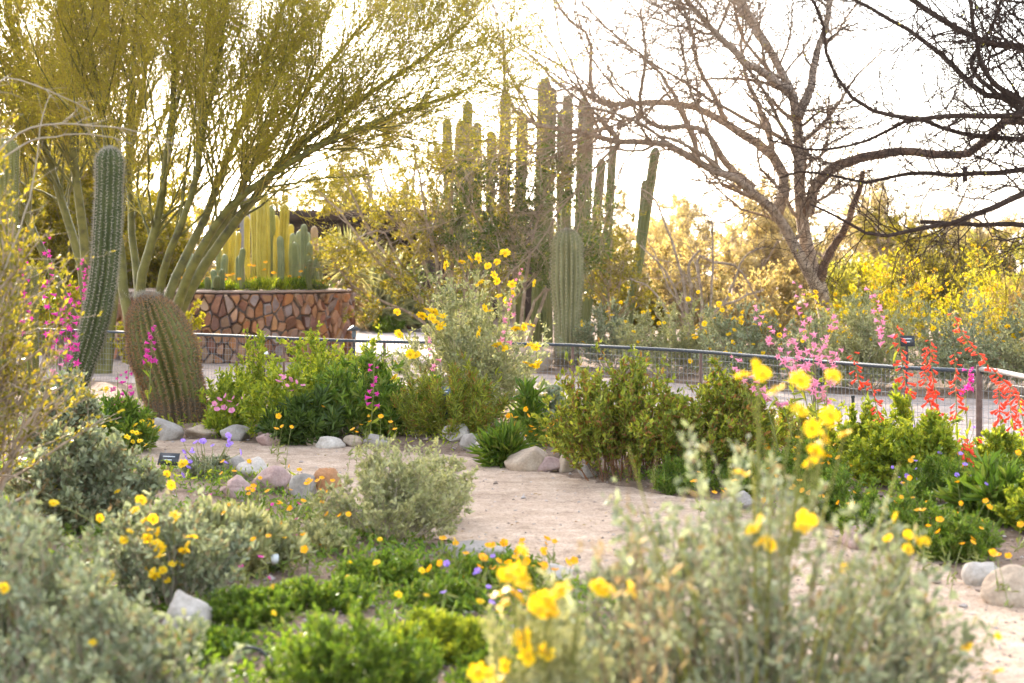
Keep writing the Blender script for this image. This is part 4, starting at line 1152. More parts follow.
for i, (px, py, w, top, leaf, lab) in enumerate([
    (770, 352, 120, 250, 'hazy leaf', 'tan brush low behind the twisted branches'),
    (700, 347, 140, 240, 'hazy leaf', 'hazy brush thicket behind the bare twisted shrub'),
    (930, 345, 170, 222, 'creosote leaf', 'olive green brush beyond the daisies and below the dark branches'),
    (1030, 344, 160, 238, 'yellow bloom', 'yellow blooming brush at the right edge behind the dry grass'),
    (840, 343, 130, 246, 'yellow bloom', 'yellow blooming brush just left of the forked trunk, far back'),
    (630, 345, 110, 262, 'creosote leaf', 'green brush around the foot of the leaning cactus column')]):
    shrub('brush', lab, 'shrub', px, py, w, top, 'creosote', 220 + i, 0.9, leaf=leaf, group='brush beyond the flowering shrubs', lsz=1.7)
# bare twisted shrub
D = 22.5
org = np.array([*W(695, 0, D)[:2], 0])
rng = np.random.default_rng(41)
t = empty('twisted_shrub', org, 'leafless shrub of twisted grey brown branches between the leaning cactus and the forked trunk', 'shrub')
specs = [([(690, 370), (684, 300), (672, 250), (664, 222), (655, 200), (640, 188)], -0.3, 0.032, 0.008), ([(690, 370), (676, 300), (655, 262), (640, 245)], 0.4, 0.026, 0.008),
         ([(692, 370), (694, 320), (692, 290), (688, 262), (700, 250)], -0.4, 0.04, 0.012), ([(694, 370), (705, 300), (700, 258), (712, 262), (735, 265), (748, 280), (758, 300)], 0.5, 0.03, 0.01),
         ([(694, 370), (712, 310), (714, 250), (712, 220), (704, 214)], 0.2, 0.024, 0.008), ([(696, 370), (720, 320), (735, 280), (748, 255), (766, 247)], -0.5, 0.028, 0.008),
         ([(688, 370), (668, 320), (650, 290), (630, 278)], 0.1, 0.024, 0.008), ([(698, 370), (712, 318), (740, 300), (764, 290)], 0.6, 0.026, 0.01), ([(690, 370), (690, 330), (668, 290), (648, 238)], 0.9, 0.02, 0.006)]
P0, R0 = limbs(specs, D, org, rng, 18, 0.012)
P1, R1 = grow(P0, R0, 70, rng, 0.25, 1.0, (30, 80), (0.2, 0.55), 7, 0.2, (0, 0, 0.03), 0.5, 0.4, 0.004)
P2, R2 = grow(P1, R1, 160, rng, 0.2, 1.0, (30, 75), (0.08, 0.25), 5, 0.2, (0, 0, 0.02), 0.5, 0.5, 0.003)
m = MB(); m.tubes(P0, R0 * 1.25, 7); m.tubes(P1, R1, 5); m.tubes(P2, R2, 3); m.build('stems', 'grey bark', t)

# --- big yellow flowering shrubs in the middle distance
def limb_shrub(name, label, base, D, specs, seed, leaf, nleaf, n1=60, n2=520, n3=1900, bloom=0, lsz=(0.025, 0.06), cat='shrub'):
    rng = np.random.default_rng(seed)
    org = np.array([*W(base, 0, D)[:2], 0])
    t = empty(name, org, label, cat)
    P0, R0 = limbs(specs, D, org, rng, 16, 0.014)
    P1, R1 = grow(P0, R0, n1, rng, 0.25, 1.0, (20, 60), (0.5, 1.1), 8, 0.13, (0, 0, 0.04), 0.5, 0.3, 0.005)
    P2, R2 = grow(P1, R1, n2, rng, 0.2, 1.0, (20, 60), (0.25, 0.55), 6, 0.15, (0, 0, 0.02), 0.5, 0.4, 0.003)
    P3, R3 = grow(P2, R2, n3, rng, 0.1, 1.0, (20, 60), (0.1, 0.25), 4, 0.15, (0, 0, 0.02), 0.5, 0.5, 0.002)
    m = MB(); m.tubes(P0, R0, 7); m.tubes(P1, R1, 5)
    m.tubes(P2, R2, 4, 1); m.tubes(P3, R3, 3, 1); m.build('limbs', ['grey bark', 'twig bark'], t)
    for nm, mat, n, a in (('foliage', leaf, nleaf, 0.0), ('blossom', 'yellow bloom', bloom, 0.3)):
        if not n: continue
        m = MB()
        c, T, _, _, _ = pick(P3, R3, n, a, 1.0, rng)
        L = rng.uniform(*lsz, n)
        m.leaves(c + rng.normal(size=(n, 3)) * 0.012, T * 0.5 + rng.normal(size=(n, 3)) * 0.7, L, L * 0.42, rng=rng)
        m.build(nm, mat, t)
    return t
limb_shrub('creosote_bush', 'big spreading yellow green shrub with leaning grey limbs right of the stone planter', 440, 24.5, [
    ([(446, 365), (430, 312), (408, 290), (375, 258), (345, 218), (318, 190)], -0.8, 0.05, 0.012), ([(444, 365), (424, 305), (392, 262), (362, 215), (340, 165)], 0.5, 0.05, 0.012),
    ([(448, 365), (436, 300), (416, 255), (390, 205), (372, 150)], 0.9, 0.05, 0.012), ([(450, 365), (442, 300), (432, 250), (420, 190), (410, 130)], -0.6, 0.05, 0.012),
    ([(446, 365), (420, 318), (385, 300), (350, 285), (325, 250)], 0.3, 0.035, 0.01), ([(452, 365), (452, 300), (450, 240), (452, 180), (460, 120)], 0.3, 0.05, 0.012),
    ([(454, 365), (462, 300), (475, 245), (492, 190), (502, 140)], -0.4, 0.045, 0.012), ([(454, 365), (470, 310), (500, 265), (525, 215), (545, 160)], 0.8, 0.045, 0.012),
    ([(450, 365), (440, 320), (400, 260), (380, 230), (355, 240)], -1.0, 0.035, 0.01)], 51, 'creosote leaf', 26000, bloom=3200)
limb_shrub('creosote_bush', 'dark olive shrub filling the space left of the stout saguaro', 515, 24.0, [
    ([(512, 364), (500, 300), (488, 250), (470, 205), (455, 175)], -0.5, 0.04, 0.01), ([(516, 364), (512, 300), (510, 240), (505, 190), (500, 165)], 0.5, 0.04, 0.01),
    ([(520, 364), (526, 300), (535, 245), (545, 195), (556, 170)], -0.6, 0.04, 0.01), ([(522, 364), (538, 315), (555, 270), (572, 245), (580, 222)], 0.7, 0.04, 0.01),
    ([(510, 364), (488, 320), (468, 290), (455, 260), (440, 240)], 0.2, 0.035, 0.01), ([(518, 364), (530, 310), (548, 285), (560, 250)], 0.8, 0.03, 0.01)], 52, 'dark leaf', 15000, bloom=500)
limb_shrub('creosote_bush', 'small yellow green shrub between the slim cactus pair and the leaning column', 612, 26.5, [
    ([(612, 355), (606, 300), (602, 275), (598, 248)], -0.3, 0.03, 0.01), ([(614, 355), (618, 300), (620, 275), (628, 250)], 0.3, 0.03, 0.01), ([(613, 355), (612, 290), (611, 270), (612, 240)], 0.0, 0.03, 0.01)], 53, 'creosote leaf', 5000, 24, 160, 600, 300)
# --- planter greenery
PG = 'small plants in the stone planter'
rng = np.random.default_rng(60)
for i in range(16):
    px = 195 + i * 8.6 + rng.normal() * 2
    d = 24.45 + rng.uniform(0, 0.35) + 0.012 * abs(px - 262) 
    p = W(px, 290, d); p[2] = PH + 0.0
    h = rng.uniform(0.12, 0.28)
    root = empty('planter_herb', p, 'low green herb with tiny yellow flowers along the rim of the stone planter', 'plant', PG)
    m = MB(); n = 150
    c = np.column_stack([rng.normal(size=n) * 0.09, rng.normal(size=n) * 0.06, rng.random(n) * h * 0.5])
    m.leaves(c, rng.normal(size=(n, 3)) * 0.5 + np.array([0, 0, 0.9]), rng.uniform(0.06, 0.14, n), 0.012, rng=rng); m.build('leaves', 'lime leaf' if i % 3 else 'green leaf', root)
    for j in range(rng.integers(1, 5)):
        link('flower', AMBER[0], root, (rng.normal() * 0.1, rng.normal() * 0.06, h * rng.uniform(0.7, 1.6)), aim((0, -0.5, 0.8)), 0.07)
# yucca
D = 27.6
p = W(347, 300, D)
y = empty('yucca', (p[0], p[1], 0.0), 'spiky yucca with a skirt of dry tan blades at the right end of the planter', 'yucca')
m = MB(); m.tubes(np.array([[0, 0, 0], [0, 0, 0.6], [0.02, 0, 1.35]]), [0.09, 0.09, 0.07], 8); m.build('stem', 'weathered wood', y)
n = 240; d = rng.normal(size=(n, 3)) + np.array([0, 0, 0.75])
m = MB(); m.leaves(np.array([0.02, 0, 1.38]) + unit(d) * 0.04, d, rng.uniform(0.45, 0.72, n), 0.03, rng=rng, fold=0.2, wide=0.1); m.build('blades', 'grey leaf', y)
n = 150; d = rng.normal(size=(n, 3)) * np.array([1, 1, 0.3]) + np.array([0, 0, -0.95])
m = MB(); m.leaves(np.column_stack([np.zeros(n), np.zeros(n), rng.uniform(0.7, 1.3, n)]), d, rng.uniform(0.4, 0.65, n), 0.03, rng=rng, fold=0.2, wide=0.1); m.build('dry_blades', 'straw', y)
shrub('grey_shrub', 'pale rounded shrub across the plaza to the right of the planter', 'shrub', 366, 331, 66, 288, 'silver', 230, 1.3, lsz=2.0)
shrub('grey_shrub', 'pale shrub across the plaza right of the low stone wall', 'shrub', 428, 331, 60, 284, 'silver', 231, 1.2, lsz=2.0)
shrub('green_shrub', 'green low shrub at the foot of the pale shrub across the plaza', 'shrub', 388, 333, 34, 316, 'green', 232, 0.7)
shrub('yucca_clump', 'pale spiky grassy clump between the yucca and the leaning limbs', 'plant', 385, 332, 60, 258, 'grass', 233, 1.0, leaf='grey leaf', lsz=3.5)
for i, (px, py, w, top, leaf, lab) in enumerate([(165, 372, 90, 300, 'gold leaf', 'golden brush behind the leaning barrel cactus'), (60, 365, 120, 270, 'gold leaf', 'golden brush behind the curved column cactus'),
        (0, 372, 120, 240, 'olive leaf', 'olive brush at the left edge behind the upright column'), (205, 350, 80, 268, 'hazy leaf', 'tan brush left of the planter seen through the fanning stems')]):
    shrub('brush', lab, 'shrub', px, py, w, top, 'creosote', 240 + i, 0.6, leaf=leaf, group='brush beyond the fence on the left', lsz=1.3)

# --- bed between path and fence
shrub('brittlebush', 'large grey shrub with tall yellow daisies leaning over the fence at the middle', 'shrub', 468, 428, 190, 278, 'silver', 301, leaf='grey leaf', dens= 2.0, fsize=0.085, stalk=(0.1, 0.2), flowers=8,
      fl_px=[(397, 312), (399, 334), (410, 354), (416, 355), (422, 316), (428, 310), (432, 318), (436, 322), (441, 326), (434, 312), (443, 316), (462, 262), (470, 259), (478, 258), (488, 266), (497, 262), (505, 253), (480, 283), (497, 281), (512, 284), (499, 296), (485, 308), (490, 311), (479, 331), (478, 334), (516, 329), (524, 327), (530, 325), (529, 345), (536, 347), (526, 363), (533, 366), (538, 364), (497, 345), (446, 265), (494, 275), (513, 293), (534, 283)])
shrub('turpentine_bush', 'olive dense fine leaved shrub directly below the big grey daisy shrub', 'shrub', 452, 443, 125, 362, 'feather', 302, 1.4, lsz=1.2)
shrub('jojoba_shrub', 'big olive shrub with reddish inner twigs in front of the fence', 'shrub', 630, 479, 166, 354, 'olive', 303, 1.55, lsz=1.35)
shrub('jojoba_shrub', 'olive shrub right of the big one, against the sandy path and yellow flowers', 'shrub', 718, 483, 140, 368, 'olive', 304, 1.2, lsz=1.35)
shrub('lush_shrub', 'bright yellow green shrub immediately right of the barrel cactus', 'shrub', 232, 432, 66, 362, 'lime', 305, 0.6)
shrub('lush_shrub', 'lush green shrub with pink flowers in the middle of the left bed', 'shrub', 288, 440, 90, 360, 'lime', 306, 0.85, fl_mesh=PINKP, fsize=0.05, fl_px=[(278, 382), (284, 378), (290, 380), (287, 386), (293, 391), (303, 386), (281, 376), (296, 382)])
shrub('lush_shrub', 'dark narrow leaved plant overhanging the rim rocks', 'shrub', 308, 443, 84, 396, 'dark', 307, 1.1)
shrub('lush_shrub', 'sunlit green shrub left of the dense fine leaved shrub', 'shrub', 360, 438, 96, 352, 'green', 308, 1.0)
shrub('lush_shrub', 'yellow tipped bushy plant between the pink flowers and the fence', 'shrub', 334, 425, 70, 344, 'lime', 309, 0.7)
shrub('lush_shrub', 'deep green plant under the pink flower stalk by the rocks', 'shrub', 386, 440, 56, 385, 'green', 310, 0.9)
shrub('upright_shrub', 'thin upright leafy shrub crossing the fence in front of the planter, left one', 'shrub', 254, 424, 40, 322, 'upright', 311, 0.9, group='upright leafy shrubs along the fence')
shrub('upright_shrub', 'upright leafy shrub at the fence below the red stones, with bright young tips', 'shrub', 318, 420, 66, 318, 'upright', 312, 1.4, group='upright leafy shrubs along the fence')
shrub('upright_shrub', 'upright leafy shrub just right of the path light', 'shrub', 372, 420, 40, 334, 'upright', 313, 0.9, group='upright leafy shrubs along the fence')
shrub('pink_wildflower', 'low plant with clustered pink flowers beside the barrel cactus', 'flower', 224, 437, 44, 400, 'lime', 314, 0.4, fl_mesh=PINKP, fsize=0.05, fl_px=[(214, 404), (219, 400), (224, 408), (229, 402), (234, 398), (238, 405), (226, 396), (217, 410), (232, 411), (242, 396)])
shrub('tall_leaf_plant', 'plant with tall lance shaped green leaves behind the rim rocks', 'plant', 523, 447, 44, 382, 'tallleaf', 315, 1.2)
shrub('grey_green_plant', 'grey green leafy plant inside the small wire cage', 'plant', 553, 446, 40, 380, 'silver', 316, 0.5, lsz=1.4)
shrub('grass_tuft', 'soft green grass tuft between the pale rim rocks', 'grass', 503, 466, 36, 434, 'grass', 317, 1.1)
shrub('green_shrub', 'low green plant with orange flowers behind the rim rocks', 'plant', 538, 452, 60, 414, 'herb', 318, 0.5, fl_mesh=AMBER, fsize=0.045, flowers=26, stalk=(0.15, 0.5), fl_px=[(528, 416), (531, 427), (524, 436), (538, 440), (546, 437)])
# right bed by the fence
LG = 'leafy green plants in the bed by the corner post'
shrub('penstemon_foliage', 'broad leaved bright green rosette plant at the right edge', 'plant', 992, 530, 80, 464, 'tallleaf', 321, 2.6, group=LG)
shrub('penstemon_foliage', 'leafy green plant below the dense red flower spire', 'plant', 930, 492, 80, 412, 'upright', 322, 2.4, group=LG, leaf='lime leaf')
shrub('penstemon_foliage', 'leafy green plant along the mesh left of the corner post', 'plant', 880, 488, 90, 420, 'upright', 323, 2.6, group=LG)
shrub('penstemon_foliage', 'leafy green plant at the foot of the corner post', 'plant', 1000, 490, 90, 425, 'upright', 324, 2.6, group=LG)
shrub('penstemon_foliage', 'dark green plant with tiny purple flowers behind the broad leaved rosette', 'plant', 950, 512, 110, 455, 'herb', 325, 1.2, group=LG, fl_mesh=VIOLET, fsize=0.025, flowers=14)
shrub('penstemon_foliage', 'green plant with small orange flowers right of the tall yellow ones', 'plant', 808, 492, 90, 440, 'herb', 326, 1.1, group=LG, fl_mesh=AMBER, fsize=0.035, flowers=30, stalk=(0.1, 0.3))
shrub('penstemon_foliage', 'dark plant with small orange flowers right of the olive shrubs', 'plant', 752, 486, 80, 445, 'herb', 327, 0.9, group=LG, fl_mesh=AMBER, fsize=0.035, flowers=30, stalk=(0.1, 0.3))
shrub('penstemon_foliage', 'loose green plant with orange flowers near the right boulder', 'plant', 900, 545, 130, 485, 'herb', 328, 1.3, group=LG, fl_mesh=AMBER, fsize=0.03, flowers=20)
shrub('penstemon_foliage', 'leafy plant cut by the right edge above the boulder', 'plant', 1035, 540, 80, 470, 'upright', 329, 2.2, group=LG)
shrub('penstemon_foliage', 'green stems tall against the mesh with narrow upright leaves', 'plant', 905, 480, 50, 385, 'upright', 330, 0.7, group=LG, leaf='lime leaf', bark='stalk green')

for i, (px, py, w, top, kd, dn, lab) in enumerate([
    (775, 498, 100, 452, 'herb', 0.9, 'loose green plant with bare stems behind the tall yellow daisies'),
    (842, 520, 100, 472, 'herb', 1.0, 'low green plant between the tall yellow daisies and the broad leaved rosette'),
    (855, 478, 70, 400, 'upright', 1.8, 'upright light green plant at the mesh right of the short stake'),
    (960, 560, 100, 510, 'herb', 0.9, 'low green plant just above the big pale boulder'),
    (1015, 515, 90, 455, 'herb', 1.2, 'green feathery plant between the corner post and the right edge'),
    (690, 492, 90, 455, 'herb', 0.8, 'low dark green plant filling the gap below the two olive shrubs'),
    (585, 462, 60, 410, 'olive', 0.5, 'young olive shrub at the left shoulder of the big olive one'),
    (790, 455, 90, 400, 'olive', 0.7, 'thin olive shrub at the mesh right of the olive pair'),
    (440, 438, 60, 385, 'green', 0.8, 'green plant squeezed between the fine leaved shrub and the sunlit green shrub'),
    (176, 417, 60, 392, 'lime', 0.5, 'light green plant in the shade behind the leaning barrel cactus')]):
    shrub('bed_plant', lab, 'plant', px, py, w, top, kd, 340 + i, dn, leaf='lime leaf' if kd in ('upright',) else None, group='plants filling the beds')
# --- near side of the path
shrub('grey_shrub', 'airy grey green shrub with pale twigs standing at the path edge in the middle', 'shrub', 392, 545, 150, 434, 'grey', 401, 1.45, lean=0.12)
shrub('grey_shrub', 'low pale grey shrub tips right of the airy shrub, hanging over the path', 'shrub', 415, 520, 110, 448, 'grey', 402, 0.8, lean=0.25)
shrub('purple_wildflower', 'small plant with lavender flower heads at the path edge below the barrel cactus', 'flower', 207, 485, 52, 452, 'herb', 403, 0.4, leaf='silver leaf', fl_mesh=VIOLET, fsize=0.042,
      fl_px=[(183, 441), (196, 443), (201, 441), (203, 442), (228, 436), (230, 440), (231, 444), (192, 453), (187, 457), (185, 451), (188, 468), (225, 463), (213, 446), (190, 462), (182, 476), (242, 452), (228, 446), (193, 450)])
shrub('brittlebush', 'silver shrub below the curved column cactus with bluish leaves', 'shrub', 82, 540, 150, 425, 'silver', 404, 2.0, flowers=6, fsize=0.05)
shrub('brittlebush', 'small silver shrub at the foot of the pink flower stalks', 'shrub', 62, 470, 70, 376, 'silver', 405, 1.0, lsz=1.2)
shrub('green_shrub', 'dark green plant around the foot of the curved column cactus with yellow flowers', 'plant', 118, 452, 74, 400, 'green', 406, 1.0, fl_mesh=DAISY, fsize=0.05, flowers=18, stalk=(0.1, 0.25))
shrub('brittlebush', 'silver shrub with crowded yellow daisies left of the green herbs', 'shrub', 172, 622, 150, 490, 'airy', 407, 1.5, fsize=0.044,
      fl_px=[(171, 485), (146, 520), (153, 519), (175, 515), (135, 510), (130, 531), (158, 532), (156, 542), (192, 537), (184, 551), (160, 556), (145, 568), (152, 572), (109, 575), (108, 582), (180, 564), (172, 564), (167, 580), (155, 576), (160, 548), (141, 500), (187, 545), (150, 530), (124, 540), (99, 575), (163, 570), (54, 503), (100, 518), (147, 538), (176, 520)])
shrub('green_shrub', 'dark green shrub right of the crowded yellow daisies', 'shrub', 238, 580, 110, 508, 'green', 408, 1.0, leaf='grey leaf', fl_mesh=AMBER, fsize=0.03, flowers=20)
shrub('brittlebush', 'silver shrub out of focus in the bottom left corner', 'shrub', 20, 715, 230, 505, 'airy', 409, 1.25, flowers=6, fsize=0.034)
shrub('brittlebush', 'blurred silver shrub along the bottom edge left of the white stone', 'shrub', 110, 755, 230, 575, 'airy', 410, 1.2, flowers=4, fsize=0.03)
shrub('brittlebush', 'low silver shrub at the left edge above the corner shrub', 'shrub', -5, 620, 150, 480, 'airy', 411, 1.2, flowers=4, fsize=0.034)
shrub('creosote_bush', 'feathery golden green bush blurred along the left edge with small yellow flowers', 'shrub', -42, 570, 220, 90, 'creosote', 412, 1.0, leaf='creosote leaf', flowers=40, fsize=0.028, lsz=0.7, stalk=(0.01, 0.04))
lb = [o for o in bpy.data.objects if o.get('label', '').startswith('feathery golden green bush')][0]
lb['label'] = 'feathery olive green bush blurred along the left edge, with pale dead twigs'
rng = np.random.default_rng(46)
P0, R0 = limbs([([(-40, 200), (-20, 120), (0, 78), (28, 80), (60, 95), (90, 110)], 0.2, 0.008, 0.002), ([(-30, 180), (20, 130), (58, 122), (108, 122), (150, 134), (180, 146)], -0.2, 0.008, 0.002),
                ([(0, 160), (40, 138), (90, 134), (132, 144)], 0.1, 0.006, 0.002), ([(-10, 300), (20, 230), (34, 180), (42, 120), (50, 95)], 0.3, 0.007, 0.002)], 7.6, np.array(lb.location), rng, 16, 0.004)
P1, R1 = grow(P0, R0, 40, rng, 0.3, 1.0, (20, 60), (0.05, 0.18), 5, 0.15, (0, 0, 0), 0.5, 0.4, 0.0012)
m = MB(); m.tubes(P0, R0, 6); m.tubes(P1, R1, 4); tag(m.build('dead_branch', 'pale twig', lb), 'pale leafless dead twigs')
GC = 'bright green herb mounds at the bottom'
shrub('herb_mound', 'bright green herb mound at the bottom edge, largest of the green mounds', 'plant', 350, 712, 190, 612, 'herb', 420, 1.9, group=GC, lsz=0.9)
shrub('herb_mound', 'green herb mound left of the largest one and below the white pipe', 'plant', 248, 640, 110, 588, 'herb', 421, 1.0, group=GC, lsz=0.9)
shrub('herb_mound', 'green herb mound around the red wildflower above the largest mound', 'plant', 322, 622, 110, 575, 'herb', 422, 1.0, group=GC, lsz=0.9)
shrub('herb_mound', 'yellow green herb mound right of the largest one beside tall yellow daisies', 'plant', 440, 668, 110, 612, 'herb', 423, 1.4, group=GC, leaf='lime leaf', lsz=0.9)
shrub('herb_mound', 'green herb mound just below the airy grey shrub', 'plant', 390, 590, 110, 552, 'herb', 424, 0.85, group=GC)
shrub('herb_mound', 'green herb mound with tiny orange flowers beside the flat grey stones', 'plant', 492, 592, 110, 556, 'herb', 425, 1.3, group=GC, fl_mesh=AMBER, fsize=0.03, flowers=26, stalk=(0.1, 0.5))
shrub('herb_mound', 'small green herb mound by the black hose', 'plant', 205, 668, 100, 632, 'herb', 426, 1.0, group=GC)
shrub('herb_mound', 'sparse green mound at the bottom between the largest mound and the daisies', 'plant', 500, 690, 90, 655, 'herb', 427, 0.8, group=GC)
shrub('herb_mound', 'dark low mound under the airy grey shrub near the brown rocks', 'plant', 300, 560, 110, 522, 'herb', 428, 1.0, group=GC, leaf='grey leaf', fl_mesh=AMBER, fsize=0.03, flowers=18, stalk=(0.1, 0.4))
shrub('herb_mound', 'patch of low green leaves between the purple dots and the daisies', 'plant', 445, 618, 100, 580, 'herb', 429, 0.7, group=GC)
# right foreground
shrub('brittlebush', 'big out of focus silver shrub covering the lower right, with tall yellow daisies', 'shrub', 760, 800, 400, 452, 'airy', 430, 1.5, fsize=0.044, bark='pale twig',
      fl_px=[(760, 520), (752, 530), (763, 541), (770, 545), (803, 516), (812, 520), (803, 527), (630, 590), (815, 450), (824, 437), (820, 452), (812, 428), (830, 415), (800, 410), (818, 446), (845, 434), (800, 380), (833, 376), (742, 375), (757, 366), (762, 374), (811, 462), (826, 425), (741, 473), (776, 390)])
shrub('brittlebush', 'tall thin silver shrub right of the lower right one, in front of the sand', 'shrub', 885, 770, 170, 500, 'airy', 431, 0.6, fsize=0.036, fl_px=[(845, 568), (908, 549), (918, 541), (925, 541), (895, 517), (967, 646), (998, 636), (998, 671), (888, 538), (908, 535)])
shrub('brittlebush', 'silver shrub at the left of the lower right mass, leaning over the path stones', 'shrub', 650, 765, 150, 490, 'airy', 432, 0.6)
shrub('straw_plant', 'dry tan flower stalks blurred in front of the olive shrub', 'plant', 640, 860, 90, 425, 'straw', 433, 0.10)
br = [o for o in bpy.data.objects if o.get('label', '').startswith('big out of focus silver shrub')][0]
rng = np.random.default_rng(47)
bo = np.array(br.location)
SP = []
for i in range(26):
    px = rng.uniform(620, 930); top_y = rng.uniform(440, 560)
    e = W(px, top_y, bo[1] - rng.uniform(-0.15, 0.3)) - bo
    a = np.array([e[0] * 0.5, e[1] * 0.5, 0.1])
    SP.append(catmull([a, a + (e - a) * np.array([0.35, 0.35, 0.5]), e], 8))
m = MB(); m.tubes(np.stack(SP), np.tile(np.linspace(0.0034, 0.0018, 8), (26, 1)), 5)
m.build('flower_stems', 'shoot', br)
shrub('desert_marigold', 'near plant crowded with big blurred yellow flowers at the bottom centre', 'flower', 540, 830, 150, 600, 'herb', 434, 1.0, leaf='grey leaf', fsize=0.05,
      fl_px=[(523, 551), (508, 575), (523, 578), (524, 586), (512, 592), (503, 605), (520, 598), (540, 610), (552, 608), (548, 615), (538, 600), (522, 637), (545, 652), (505, 665), (490, 676), (478, 672), (496, 680), (598, 585), (604, 590), (632, 589), (561, 590), (527, 655), (546, 600), (516, 570), (500, 592), (535, 605)])

# ------------------------------------------------------------------ penstemon spires
def penstemon(label, stalks, color, D, seed, n=16, size=0.036, frac=0.5, droop=0.0, leaves=14, group='flower spires', base=None):
    """stalks: pixel polylines from foot to tip, one plant"""
    rng = np.random.default_rng(seed)
    bpx = base if base is not None else np.mean([s_[0][0] for s_ in stalks])
    x, y = (bpx - CX) / F * D, D
    z0 = float(gz(np.array([x]), np.array([y]))[0])
    org = np.array([x, y, z0])
    root = empty('penstemon', org, label, 'flower', group)
    for st in stalks:
        pts = np.array([W(px, py, D + rng.normal() * 0.03) for px, py in st]) - org
        foot = np.array([rng.normal() * 0.04, rng.normal() * 0.04, -0.02])
        pts = np.vstack([foot, pts]) if pts[0, 2] > 0.08 else pts
        c = catmull(pts, 24)
        m = MB(); m.tubes(c, np.linspace(0.0048, 0.0018, 24), 5)
        stem = m.build('stem', 'stalk green', root)
        k = leaves
        m = MB()
        b, T, _, _, t = pick(c[None], np.full((1, 24), 0.003), k, 0.03, max(0.08, 1 - frac), rng)
        L = rng.uniform(0.05, 0.11, k)
        m.leaves(b, T * 0.5 + rng.normal(size=(k, 3)) * 0.7, L, L * 0.25, rng=rng); m.build('leaves', 'lime leaf', stem)
        fr = frac
        for i in range(n):
            u = 1 - fr + fr * (i + 0.3 + rng.uniform(-0.25, 0.25)) / n
            u = min(max(u, 0), 0.999)
            q = u * 23; a = int(q); p = c[a] + (c[min(a + 1, 23)] - c[a]) * (q - a)
            ang = rng.random() * 6.283
            d = np.array([math.cos(ang), math.sin(ang) * 0.8 - 0.2, -0.15 - droop + rng.normal() * 0.25])
            s_ = size * rng.uniform(0.75, 1.15) * (1.12 - 0.55 * (u - (1 - fr)) / fr)
            e = p + unit(d) * 0.012
            link('blossom', TRUMPET[color][0], root, e, aim(d), (s_, s_, s_))
    return root
MG = 'magenta flower spires at the left'
penstemon('tall magenta flower spire with paired blossoms left of the curved column cactus', [[(52, 420), (50, 330), (47, 234)]], 'magenta', 14.2, 501, 22, 0.05, 0.6, group=MG)
penstemon('short magenta spire left of the tallest magenta one', [[(30, 420), (26, 330), (23, 244)]], 'magenta', 14.4, 502, 14, 0.046, 0.5, group=MG)
penstemon('magenta spire between the tallest one and the curved cactus', [[(66, 420), (66, 350), (66, 284)], [(72, 420), (72, 360), (70, 296)]], 'magenta', 14.0, 503, 17, 0.05, 0.55, group=MG)
penstemon('magenta spires pressed against the curved column cactus', [[(80, 420), (82, 330), (80, 256)], [(90, 410), (90, 330), (88, 262)]], 'magenta', 15.4, 504, 20, 0.05, 0.55, group=MG)
penstemon('low pinkish white and magenta spire in front of the small silver shrub', [[(58, 420), (57, 380), (55, 330)]], 'pink', 13.6, 505, 15, 0.046, 0.6, group=MG)
penstemon('magenta flower spire hanging in front of the barrel cactus', [[(146, 432), (150, 380), (152, 322)]], 'magenta', 14.2, 506, 15, 0.046, 0.38, group=MG, base=143)
penstemon('small magenta spires at the left foot of the barrel cactus', [[(126, 425), (127, 395), (129, 366)], [(116, 425), (117, 400), (118, 372)]], 'magenta', 14.6, 507, 8, 0.044, 0.6, group=MG)
penstemon('single pink flower spire in front of the deep green plant by the rim rocks', [[(369, 444), (373, 400), (374, 360)]], 'magenta', 13.2, 508, 11, 0.044, 0.55)
penstemon('pink spire among the yellow daisies of the big grey shrub', [[(488, 420), (505, 340), (514, 296), (520, 264)]], 'pink', 14.1, 509, 16, 0.042, 0.55, leaves=4)
penstemon('few pink blossoms in the left part of the big grey daisy shrub', [[(440, 420), (436, 370), (431, 332)]], 'pink', 14.0, 510, 8, 0.04, 0.4, leaves=4)
PK = 'pink flower spires by the rail'
penstemon('pink flower spire at the upper left of the pink group, leaning left', [[(805, 455), (790, 380), (771, 336), (750, 304)]], 'pink', 11.4, 511, 15, 0.044, 0.42, group=PK)
penstemon('pink plant with the most crowded spires in front of the rail', [[(820, 460), (816, 380), (806, 320), (796, 280)], [(818, 460), (812, 400), (798, 355), (786, 330)], [(822, 460), (826, 380), (830, 340), (832, 305)]], 'pink', 11.2, 512, 17, 0.044, 0.5, group=PK)
penstemon('pink plant filling the middle of the pink group at rail height', [[(815, 460), (806, 400), (796, 365), (788, 328)], [(820, 460), (816, 410), (812, 370), (820, 335)], [(826, 460), (826, 410), (830, 370), (838, 345)]], 'pink', 11.0, 513, 13, 0.044, 0.42, group=PK)
penstemon('single pale pink spire standing right of the pink group above the rail', [[(915, 470), (900, 390), (885, 335), (870, 288)]], 'pink', 11.2, 514, 15, 0.042, 0.30, group=PK)
penstemon('pink spire low between the olive shrub and the yellow daisies', [[(785, 470), (764, 400), (745, 375), (730, 352)]], 'pink', 10.6, 515, 12, 0.04, 0.35, group=PK)
penstemon('pink spire drooping beside the olive shrubs, lowest of the pink ones', [[(800, 470), (784, 410), (770, 400), (756, 390)]], 'pink', 10.8, 516, 9, 0.038, 0.3, group=PK)
RD = 'red flower spires by the corner post'
penstemon('tall red flower spire bending diagonally down to the corner post', [[(1035, 480), (1018, 400), (1000, 377), (975, 350), (960, 330), (952, 312)]], 'red', 10.8, 521, 54, 0.034, 0.62, 0.3, group=RD)
